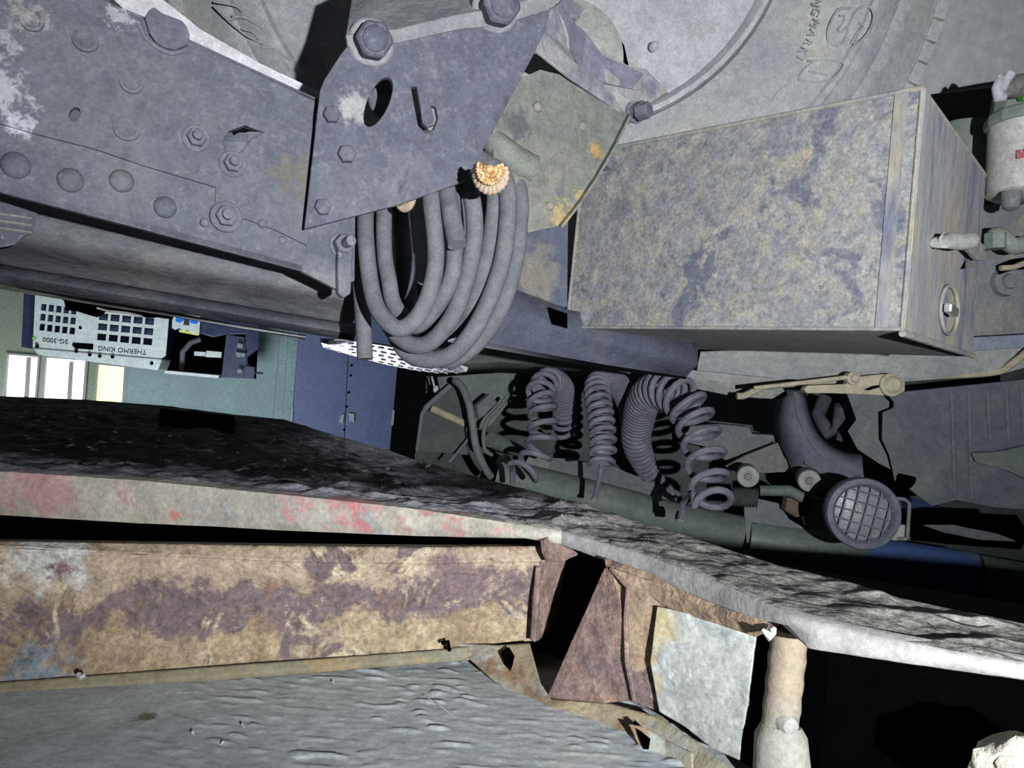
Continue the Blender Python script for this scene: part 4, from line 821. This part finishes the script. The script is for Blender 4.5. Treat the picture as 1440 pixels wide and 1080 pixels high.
b = MB(); b.plate([(334, 482), (342, 484), (341, 490), (333, 489)], up_, .04, out=.02); b.plate([(331, 495), (346, 497), (344, 502), (333, 502)], up_, .04, out=.02); b.build('switch_box', M['cabgrey'], T, bevel=.003)
b = MB(); b.plate([(345, 514), (358, 516), (357, 533), (342, 532)], up_, .06, out=.02); b.build('pulley_block', M['navy'], T, bevel=.004)
b = MB(); b.lathe(up_.at(337, 522, .03), up_.n, [(0, .02), (.01, .018), (.012, .006)], 16); b.build('pulley', M['cabgrey'], T, smooth=True)
b = MB(); b.tube([up_.at(357, 524, .02), up_.at(370, 525, .02)], .008, 8); b.build('pin', M['ink'], T)
M['blu'] = mat('sticker_blue', (.02, .20, .85), bumps=()); M['yel'] = mat('sticker_yellow', (.8, .75, .15), bumps=())
b = MB(); b.plate([(243, 436), (282, 444), (280, 471), (276, 467), (270, 469), (264, 464), (258, 466), (252, 461), (246, 464), (242, 461)], up_, .004, out=.01); STK = tag(b.build('sticker', M['white'], T), 'white warning sticker with scalloped lower edge')
b = MB(); b.plate([(250, 442), (257, 442), (259, 450), (253, 454), (247, 452), (247, 446)], up_, .003, out=.013); b.plate([(268, 444), (279, 447), (278, 456), (267, 454)], up_, .003, out=.013); b.build('blue_symbol', M['blu'], STK)
b = MB(); b.plate([(259, 443), (267, 445), (266, 458), (258, 457)], up_, .003, out=.013); b.build('grey_symbol', M['navy'], STK)
b = MB(); b.plate([(252, 464), (279, 468), (279, 472), (252, 467)], up_, .004, out=.008); b.build('yellow_strip', M['yel'], STK)
b = MB(); b.plate([(34, 402), (46, 404), (42, 490), (30, 488)], up_, .3, out=-.15); b.build('side_cheek', M['navy'], T)

# ------------------------------------------------------------------ trailer coupling plate (greasy)
hP = -.115
def plane_pt(x, y, h=hP):
    d = V(((x - 720) / F_PX, 1, (540 - y) / F_PX)); return d * (h / d.dot(vup))
near = [(-520, 638), (0, 663), (200, 676), (400, 696), (560, 713), (700, 732), (790, 746), (900, 778), (1000, 815), (1110, 862), (1230, 893), (1340, 915), (1480, 938), (1640, 965), (1900, 1010), (2300, 1080)]
far = [(-520, 545), (0, 557), (120, 562), (228, 570), (330, 583), (400, 590), (470, 612), (548, 634), (600, 652), (700, 678), (830, 712), (960, 752), (1093, 795), (1200, 820), (1260, 840), (1440, 877), (1560, 895), (1800, 905), (2300, 955)]  # unseen right end added to cast shade on the cab sill
def resamp(pts, n):
    L = [0]
    for a, c in zip(pts, pts[1:]): L.append(L[-1] + math.hypot(c[0] - a[0], c[1] - a[1]))
    out = []; i = 0
    for k in range(n + 1):
        s_ = L[-1] * k / n
        while i < len(pts) - 2 and L[i + 1] < s_: i += 1
        f = (s_ - L[i]) / (L[i + 1] - L[i]); out.append((pts[i][0] + (pts[i + 1][0] - pts[i][0]) * f, pts[i][1] + (pts[i + 1][1] - pts[i][1]) * f))
    return out
NU, NV = 520, 150
nr = resamp(near, NU); fr_ = resamp(far, NU); rows = []
for j in range(NV + 1):
    t = j / NV; row = []
    for i in range(NU + 1):
        a = plane_pt(*nr[i]); c = plane_pt(*fr_[i]); p = a.lerp(c, t ** 1.25)
        q = ex * p.dot(ex) + V((0, 1, 0)) * p.y
        lx, ly = p.dot(ex), p.y
        n1 = noise.noise(V((lx * 22, ly * 34, 1))); n2 = noise.noise(V((lx * 70, ly * 90, 4))); n3 = noise.noise(V((lx * 180, ly * 180, 9)))
        n4 = noise.noise(V((lx * 9 + ly * 4, ly * 26 - lx * 8, 7)))
        edge = min(1, t * 12) * min(1, (1 - t) * 12)
        ridge = max(0, .35 - abs(n4)) / .35
        h = (.0035 * n1 + .0022 * n2 + .0010 * n3 + .005 * ridge ** 2 * max(0, .5 + n1)) * (.15 + .85 * edge) * min(1, (p.y / .62) ** 1.6)
        row.append(p + vup * h)
    rows.append(row)
base = plane_pt(600, 720)
T = thing('coupling_plate', 'broad trailer coupling plate smeared with black grease, its red-stained rim facing the camera', 'coupling plate', base)
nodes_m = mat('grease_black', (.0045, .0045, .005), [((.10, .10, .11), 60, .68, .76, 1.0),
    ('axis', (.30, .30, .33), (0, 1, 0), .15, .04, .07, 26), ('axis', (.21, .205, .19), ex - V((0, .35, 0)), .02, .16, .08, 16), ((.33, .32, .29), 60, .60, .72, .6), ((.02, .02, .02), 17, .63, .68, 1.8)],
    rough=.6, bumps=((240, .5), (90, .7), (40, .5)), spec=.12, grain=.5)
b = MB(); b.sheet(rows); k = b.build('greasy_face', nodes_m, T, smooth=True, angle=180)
# rim
M['rim'] = mat('red_and_cream_rim', (.39, .37, .31), [((.30, .29, .27), 12, .5, .65), ((.32, .27, .21), 22, .58, .68), ((.34, .35, .38), 14, .60, .66),
    ('blob', (.40, .24, .24), plane_pt(30, 680, hP - .006) - base, .040, .7), ('blob', (.40, .23, .23), plane_pt(150, 690, hP - .005) - base, .028, .8), ('blob', (.48, .20, .20), plane_pt(510, 714, hP - .008) - base, .026, 1.0), ('blob', (.48, .18, .18), plane_pt(600, 727, hP - .010) - base, .022, .9), ('blob', (.45, .22, .21), plane_pt(650, 738, hP - .010) - base, .014, .9), ('blob', (.42, .26, .24), plane_pt(420, 706, hP - .007) - base, .016, 1.5),
    ('blob', (.68, .26, .25), plane_pt(700, 745, hP - .004) - base, .010, .8), ('blob', (.66, .15, .12), plane_pt(240, 728, hP - .03) - base, .006, .6)], rough=.7, bumps=((60, .4), (14, .4)))
rim_l = [(-520, 638, 694), (0, 663, 724), (100, 669, 730), (200, 676, 736), (300, 685, 740), (400, 696, 746), (500, 706, 750), (600, 718, 754), (680, 730, 756), (740, 739, 757), (790, 746, 766)]
rim_r = [(790, 746, 766), (850, 763, 787), (900, 778, 805), (1000, 815, 846), (1060, 841, 868), (1110, 862, 880), (1140, 872, 912), (1230, 893, 926), (1340, 915, 942), (1480, 938, 962), (1640, 965, 985), (1900, 1010, 1030), (2300, 1080, 1100)]
def rimrow(lst, f):
    out = []
    for x, y0, y1 in lst:
        t_ = plane_pt(x, y0); d = (y1 - y0) / F_PX * t_.y
        nz_ = noise.noise(V((x * .02, f * 3, 0))) * .0015
        out.append(t_ - vup * d * f + V((0, -.004 * math.sin(f * 3.1) + nz_, 0)))
    return out
def dens(lst):
    out = []
    for a, c in zip(lst, lst[1:]):
        for k in range(6): out.append(tuple(a[i] + (c[i] - a[i]) * k / 6 for i in range(3)))
    return out + [lst[-1]]
b = MB(); R_ = dens(rim_l)
b.sheet([[p + vup * .001 + V((0, .012, 0)) for p in rimrow(R_, 0)]] + [rimrow(R_, f) for f in (0, .08, .25, .5, .75, .94, 1)] + [[p + V((0, .05, 0)) for p in rimrow(R_, 1)]])
b.build('rim', M['rim'], T, smooth=True, angle=50)
M['rimw'] = mat('whitish_rim', (.29, .29, .28), [((.235, .23, .225), 14, .5, .65)], rough=.75, bumps=((80, .3), (20, .2)))
b = MB(); R_ = dens(rim_r)
b.sheet([[p + vup * .001 + V((0, .010, 0)) for p in rimrow(R_, 0)]] + [rimrow(R_, f) for f in (0, .1, .3, .5, .75, .94, 1)] + [[p + V((0, .05, 0)) for p in rimrow(R_, 1)]])
tag(b.build('rim', M['rimw'], T, smooth=True, angle=60), 'whitish continuation of the rim')
b = MB(); pts = [(60, 560), (228, 572), (328, 583), (330, 592), (226, 580)]
b.prism([plane_pt(225, 574, hP + .012), plane_pt(330, 585, hP + .012), plane_pt(330, 600, hP + .012), plane_pt(225, 590, hP + .012)], -vup * .012); b.build('raised_pad', M['void'], T, bevel=.003)
# deep black block, added to keep the gap under the plate dark
b = MB(); o_ = [plane_pt(x, y, hP) - vup * .006 + V((0, .05, 0)) for x, y in near[::2]] + [plane_pt(x, y, hP) - vup * .006 for x, y in reversed(far[::2])]
b.prism(o_, -vup * .30); b.build('core', M['void'], T)

# ------------------------------------------------------------------ rusty cross beam and plywood floor
hF = -.232
def fl_pt(x, y, h=hF): return plane_pt(x, y, h)
fb = fl_pt(300, 1000)
M['ply'] = mat('grey_painted_plywood', (.40, .435, .44), [((.33, .365, .385), 5, .48, .68), ((.43, .43, .40), 6, .62, .72), ('blob', (.16, .15, .11), fl_pt(205, 1008) - fb, .006, .6)], rough=.75, bumps=((120, .12), (30, .12)))
T = thing('plywood_floor', 'blue-grey painted plywood panel with crazed, lifted grain at the lower left', 'panel', fb)
# crazed surface as real relief
rows = []; NX, NY = 420, 240
for j in range(NY + 1):
    row = []
    for i in range(NX + 1):
        x = -.72 + .96 * i / NX; y = .30 + .38 * j / NY
        d = noise.noise(V((x * 9, y * 9, 3)))
        r1 = noise.noise(V((x * 62 + d * 3 + y * 34, y * 150, 0))); r2 = noise.noise(V((x * 90, y * 200, 8)))
        msk = max(0, min(1, (x + .16) * 6 + .6 + d))
        h = .0005 * d + msk * (.0010 * max(0, min(1, (r1 - .25) * 14)) * max(0, min(1, .5 + 2.5 * noise.noise(V((x * 14, y * 20, 5))))) + .0007 * max(0, r1) + .0003 * r2)
        row.append(lv(x, y, hF + h))
    rows.append(row)
b = MB(); b.sheet(rows); b.build('sheet', M['ply'], T, smooth=True, angle=180)
b = MB(); b.prism([lv(-.72, .10, hF - .003), lv(.24, .10, hF - .003), lv(.24, .68, hF - .003), lv(-.72, .68, hF - .003)], -vup * .012); b.build('panel_core', M['ply'], T)
for x0, y0, x1, y1 in ((338, 1020, 343, 1026), (268, 1032, 273, 1036), (466, 960, 470, 964), (310, 1050, 316, 1046), (596, 980, 640, 1012)):
    a = fl_pt(x0, y0); c = fl_pt(x1, y1)
    q = MB(); q.tube([a + vup * .0012, (a + c) / 2 + vup * .0020, c + vup * .0012], [.0004, .0009, .0003], 6); q.build('splinter', M['ply'], T)
RUSTL = [((.60, .52, .34), 13, .50, .60, .8), ((.66, .62, .48), 16, .60, .66), ((.46, .30, .16), 30, .58, .68)]
def rustmat(name, cen, extra=()):
    return mat(name, (.20, .145, .10), [((.27, .21, .135), 16, .44, .58, .8), ((.38, .34, .25), 22, .60, .68, .6), ((.13, .095, .092), 16, .53, .57, 1.0), ((.17, .11, .075), 45, .56, .70), *extra, ((.75, .38, .12), 90, .745, .77), ((.75, .70, .72), 130, .73, .76)],
               rough=.8, bumps=((240, .5), (90, .6), (30, .6)), var=.25, spec=.3, grain=.45)
# beam face grid between picture lines, with relief
def relief(rows_px, Yf, n_u=200, n_v=40, amp=.0018, seed=0, prof=None):
    """rows_px: list of polylines (px,py,Y), top to bottom"""
    Ls = []
    for l in rows_px:
        pts = [P(*p) for p in l]; L = [0]
        for a, c in zip(pts, pts[1:]): L.append(L[-1] + (c - a).length)
        o = []; i = 0
        for k in range(n_u + 1):
            s_ = L[-1] * k / n_u
            while i < len(pts) - 2 and L[i + 1] < s_: i += 1
            o.append(pts[i].lerp(pts[i + 1], (s_ - L[i]) / max(1e-9, L[i + 1] - L[i])))
        Ls.append(o)
    out = []; m = len(Ls) - 1
    for j in range(n_v + 1):
        t = j / n_v * m; k = min(m - 1, int(t)); f = t - k; row = []
        for i in range(n_u + 1):
            p = Ls[k][i].lerp(Ls[k + 1][i], f)
            q = p * 40
            d = noise.noise(q + V((seed, 0, 0))) + .5 * noise.noise(q * 2.3) + .35 * noise.noise(q * 6)
            st_ = (1 if noise.noise(p * 26 + V((0, 0, seed + 3)) + V((d * .3, 0, 0))) > .05 else 0)
            row.append(p + V((0, -1, .2)) * (amp * d + amp * .7 * st_))
        out.append(row)
    return out
beam_top = [(-450, 757, .435), (0, 762, .520), (200, 765, .548), (400, 768, .574), (600, 770, .600), (775, 768, .622)]
beam_lip = [(-450, 762, .425), (0, 770, .512), (200, 780, .540), (400, 790, .566), (600, 793, .592), (765, 790, .616)]
beam_mid = [(-450, 862, .435), (0, 862, .522), (200, 862, .548), (400, 860, .574), (600, 858, .600), (758, 850, .622)]
beam_bot = [(-450, 1008, .425), (0, 958, .510), (200, 943, .535), (400, 928, .565), (600, 914, .596), (752, 900, .620)]
bb = P(300, 850, .56)
M['beam'] = mat('rusty_beam', (.245, .185, .115), [((.31, .25, .16), 14, .46, .60, .8), ((.36, .33, .25), 20, .62, .70, .6),
    ('axis', (.135, .102, .105), (0, 0, 1), -.020, -.012, .030, 22), ('axis', (.30, .24, .17), (0, 0, 1), .006, .016, .030, 26), ((.42, .37, .25), 22, .57, .64, .9), ((.17, .11, .075), 45, .56, .68), ((.125, .095, .095), 24, .59, .64, .7),
    ('blob', (.16, .18, .20), P(60, 952, .52) - bb, .020, 1.0), ('blob', (.40, .39, .36), P(70, 785, .52) - bb, .024, 1.0),
    ('blob', (.17, .11, .10), P(82, 806, .52) - bb, .009, .9), ((.78, .38, .12), 95, .75, .775), ((.78, .74, .76), 130, .74, .77)], rough=.8, bumps=((240, .5), (90, .6), (30, .6)), var=.25, spec=.3, grain=.45)
T = thing('cross_beam', 'heavily rusted ochre and purple-brown cross beam running in from the left over the plywood', 'beam', bb)
b = MB(); b.sheet(relief([beam_top, beam_lip], 0, 240, 6, .0016, 3)); b.build('top_lip', M['beam'], T, smooth=True, angle=60, solid=.002)
b = MB(); b.sheet(relief([beam_lip, beam_mid, beam_bot], 0, 320, 90, .0016, 1)); b.build('web', M['beam'], T, smooth=True, angle=60, solid=.002)
bt2 = [(x, y - 0, Y + .03) for x, y, Y in beam_top]
b = MB(); b.sheet(relief([beam_top, [(x, y - 4, Y + .035) for x, y, Y in beam_top]], 0, 240, 6, .0014, 5)); b.build('top_flange', M['beam'], T, smooth=True, angle=60)
M['lipm'] = mat('olive_edge_strip', (.19, .165, .105), [((.20, .20, .14), 8, .5, .65), ((.30, .22, .10), 20, .58, .7)], bumps=((90, .4), (25, .3)))
s0 = [(-450, 1010, .420), (0, 960, .505), (300, 938, .548), (620, 914, .594), (665, 908, .602)]; s1 = [(-450, 1026, .416), (0, 974, .501), (300, 951, .544), (620, 926, .590), (668, 921, .598)]; s2 = [(-450, 1034, .417), (0, 982, .502), (300, 957, .545), (620, 931, .591), (668, 927, .599)]
b = MB(); b.sheet(relief([s0, s1, s2], 0, 160, 8, .0004, 2)); b.build('edge_strip', M['lipm'], T, smooth=True, angle=60, solid=.0015)
b = MB(); b.tube([P(110, 948, .508), P(114, 953, .506), P(118, 950, .508)], .0018, 6); b.build('nail', M['silver'], T)
b = MB(); b.tube([P(622, 904, .588), P(630, 902, .585), P(632, 915, .586)], .0016, 8); b.build('wire_loop', M['void'], T, smooth=True)
# end face of the beam and torn corner
MR = rustmat('rust_flake', bb)
M['rust2'] = mat('purple_rust', (.185, .125, .105), [((.135, .10, .10), 20, .50, .62, .8), ((.27, .20, .14), 26, .55, .66), ((.36, .30, .22), 40, .66, .72), ((.55, .50, .52), 120, .70, .74)], rough=.8, bumps=((240, .5), (90, .7), (35, .6)), var=.25, grain=.45)
T = thing('beam_end_cap', 'ragged rusty end cap closing the beam, left of the black triangular opening', 'end cap', P(790, 850, .62))
b = MB(); b.sheet(relief([[(755, 795, .617), (780, 768, .63), (815, 785, .65), (838, 802, .66)], [(754, 850, .617), (770, 850, .63), (790, 845, .65), (812, 830, .66)], [(750, 902, .614), (756, 900, .62), (764, 892, .63), (770, 884, .64)]], 0, 40, 50, .0016, 7))
b.build('face', M['rust2'], T, smooth=True, solid=.002, angle=60)
b = MB(); b.sheet(relief([[(762, 760, .60), (772, 752, .61), (790, 758, .62)], [(764, 776, .60), (780, 772, .61), (795, 768, .62)], [(770, 790, .60), (790, 790, .61), (812, 780, .62)]], 0, 20, 16, .002, 9))
b.build('torn_flake', M['rust2'], T, solid=.003)
b = MB(); b.tube([P(757, 797, .607), P(754, 840, .605), P(750, 900, .603)], [.0022, .0032, .0026], 8); b.build('weld_bead', M['rust2'], T, smooth=True)
# angled gusset block: rust-eaten wedge + white face
def tri(rows, nm, m, T, seed, amp=.0014, nu=70, nv=60): 
    b = MB(); b.sheet(relief(rows, 0, nu, nv, amp, seed)); return b.build(nm, m, T, smooth=True, solid=.002, angle=60)
bk = P(950, 900, .50)
M['wht'] = mat('white_paint_flaking', (.31, .32, .30), [((.24, .255, .25), 50, .5, .6), ('blob', (.25, .195, .11), P(885, 900, .52) - bk, .024, .8), ('blob', (.33, .29, .17), P(905, 868, .52) - bk, .026, .8), ('axis', (.28, .235, .14), (-.35, 0, -1), .070, .085, .012, 20), ((.33, .27, .16), 18, .62, .70)], rough=.7, bumps=((120, .3), (20, .2)), grain=.3)
T = thing('welded_gusset', 'welded gusset block, rust-eaten wedge on one side, white painted face on the other', 'gusset', bk)
tri([[(851, 799, .545), (855, 798, .543), (860, 800, .54)], [(815, 880, .552), (845, 880, .54), (880, 870, .525)], [(770, 980, .555), (830, 990, .540), (890, 984, .525)]], 'rusty_wedge', M['rust2'], T, 1)
tri([[(858, 798, .54), (884, 806, .530), (930, 822, .517)], [(878, 870, .527), (905, 868, .522), (938, 864, .513)], [(882, 940, .526), (905, 938, .522), (932, 935, .514)], [(889, 986, .525), (910, 994, .521), (940, 1004, .513)]], 'rusty_middle', MR, T, 2)
tri([[(925, 853, .510), (950, 858, .503), (1000, 872, .488), (1064, 894, .468)], [(915, 930, .511), (945, 940, .503), (990, 970, .486), (1052, 985, .466)], [(928, 1000, .509), (965, 1022, .496), (1000, 1050, .482), (1040, 1068, .468)]], 'white_face', M['wht'], T, 3, .0009, 90, 70)
tri([[(850, 785, .555), (930, 812, .52), (1010, 840, .48), (1096, 874, .435)], [(852, 800, .545), (930, 835, .515), (1000, 862, .48), (1094, 880, .435)], [(870, 806, .535), (942, 856, .511), (1010, 876, .48), (1064, 895, .452)]], 'rusty_top_band', MR, T, 4, .0010, 120, 30)
b = MB(); b.tube([P(x, y, Y) for x, y, Y in ((858, 800, .538), (884, 826, .522), (880, 870, .522), (882, 930, .520), (892, 984, .520))], [.001, .0022, .002, .0022, .002], 8); b.build('weld_bead', M['rust2'], T, smooth=True)
b = MB(); b.tube([P(x, y, Y) for x, y, Y in ((1072, 885, .43), (1082, 895, .428), (1086, 888, .43), (1090, 882, .43))], [.001, .003, .0025, .001], 8); b.build('paint_flake', M['silver'], T)
# lower flange strip
T = thing('base_flange', 'rust-edged yellowish base flange running down from the beam end along the plywood', 'flange', P(850, 1000, .53))
MY = mat('yellowish_flange', (.26, .225, .145), [((.25, .265, .235), 9, .50, .60), ((.18, .12, .07), 16, .54, .62), ((.33, .30, .20), 14, .62, .68)], bumps=((110, .5), (30, .4)))
tri([[(640, 905, .603), (700, 908, .60), (745, 905, .60), (760, 960, .565), (775, 984, .55), (860, 990, .532), (930, 1010, .51), (1000, 1058, .47), (1050, 1100, .44)],
     [(662, 916, .600), (690, 940, .585), (715, 960, .572), (750, 985, .555), (775, 1003, .54), (830, 1030, .522), (880, 1060, .50), (920, 1085, .485), (960, 1120, .46)],
     [(655, 922, .598), (680, 945, .583), (708, 968, .57), (745, 993, .553), (770, 1013, .538), (820, 1042, .518), (868, 1072, .498), (905, 1098, .482), (940, 1130, .46)]], 'strip', MY, T, 6, .0008, 160, 24)
tri([[(884, 1018, .500), (905, 1022, .496), (935, 1040, .49), (975, 1060, .47)], [(900, 1050, .492), (910, 1062, .488), (935, 1080, .48), (975, 1100, .465)]], 'raised_fold', MY, T, 8, .0006, 30, 12)
b = MB(); b.prism([P(890, 1016, .500), P(914, 1040, .49), P(910, 1068, .485), P(900, 1040, .49)], V((.002, .004, 0))); b.build('dark_slit', M['void'], T)
b = MB(); b.prism([P(704, 918, .585), P(714, 912, .585), P(722, 925, .582), P(718, 944, .578), P(710, 935, .58)], V((.001, .004, 0))); b.build('corroded_hole', M['void'], T)
# post
T = thing('corner_post', 'short yellow-brown steel post with a weld knob near its foot, right of the white face', 'post', P(1105, 1080, .40))
MP = mat('post_paint', (.25, .22, .15), [((.21, .165, .13), 14, .46, .62), ((.29, .26, .17), 12, .58, .68), ('axis', (.25, .25, .215), (0, 0, -1), -.02, .0, .006, 30)], bumps=((90, .35), (20, .25)))
b = MB(); ptop = P(1111, 886, .452); pbot = P(1096, 1026, .450)
pts = [ptop.lerp(pbot, k / 14) for k in range(15)]
b.tube(pts, [.0108 + .0004 * math.sin(k * 1.9) for k in range(15)], 22); b.build('shaft', MP, T, smooth=True)
b = MB(); b.tube([P(1098, 1020, .450), P(1098, 1034, .449), P(1100, 1090, .447), P(1100, 1160, .446)], [.0118, .0152, .0170, .0176], 24); b.build('collar', MP, T, smooth=True)
b = MB(); b.lathe(P(1108, 1018, .441), V((.1, -1, .0)), [(-.006, .008), (0, .007), (.004, .0045), (.005, .001)], 16); tag(b.build('weld_knob', M['tandust'], T, smooth=True), 'grey weld knob')
b = MB(); rr = []
for j in range(13):
    th = math.pi * j / 12; row = []
    for i in range(25):
        ph = 2 * math.pi * i / 24; d = V((math.sin(th) * math.cos(ph), math.sin(th) * math.sin(ph), math.cos(th))); k_ = 1 + .18 * noise.noise(d * 2.3) + .07 * noise.noise(d * 8)
        row.append(P(1452, 1090, .34) + V((d.x * .026, d.y * .02, d.z * .017)) * k_)
    rr.append(row)
b.sheet(rr); MC = mat('crumbly_filler', (.62, .60, .50), [((.55, .42, .22), 30, .60, .68)], rough=.9, bumps=((140, .8), (50, .5)))
tag(b.build('filler_lump', MC, base=P(1452, 1090, .34), smooth=True), 'crumbly cream lump in the lower right corner of the picture', 'lump')
# trailer underbody closing the dark space; its black paints in the shade
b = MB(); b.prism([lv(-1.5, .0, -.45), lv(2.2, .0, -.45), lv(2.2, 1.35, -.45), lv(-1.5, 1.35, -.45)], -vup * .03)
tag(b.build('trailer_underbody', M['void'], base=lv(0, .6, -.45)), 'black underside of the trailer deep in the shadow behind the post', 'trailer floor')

# ------------------------------------------------------------------ turn the authored frame the right way up
bpy.context.view_layer.update()
for o in list(C.objects):
    if o.parent is None and o.type not in {'CAMERA', 'LIGHT'}:
        o.matrix_world = WORLD @ o.matrix_world
    if '_base' in o: del o['_base']
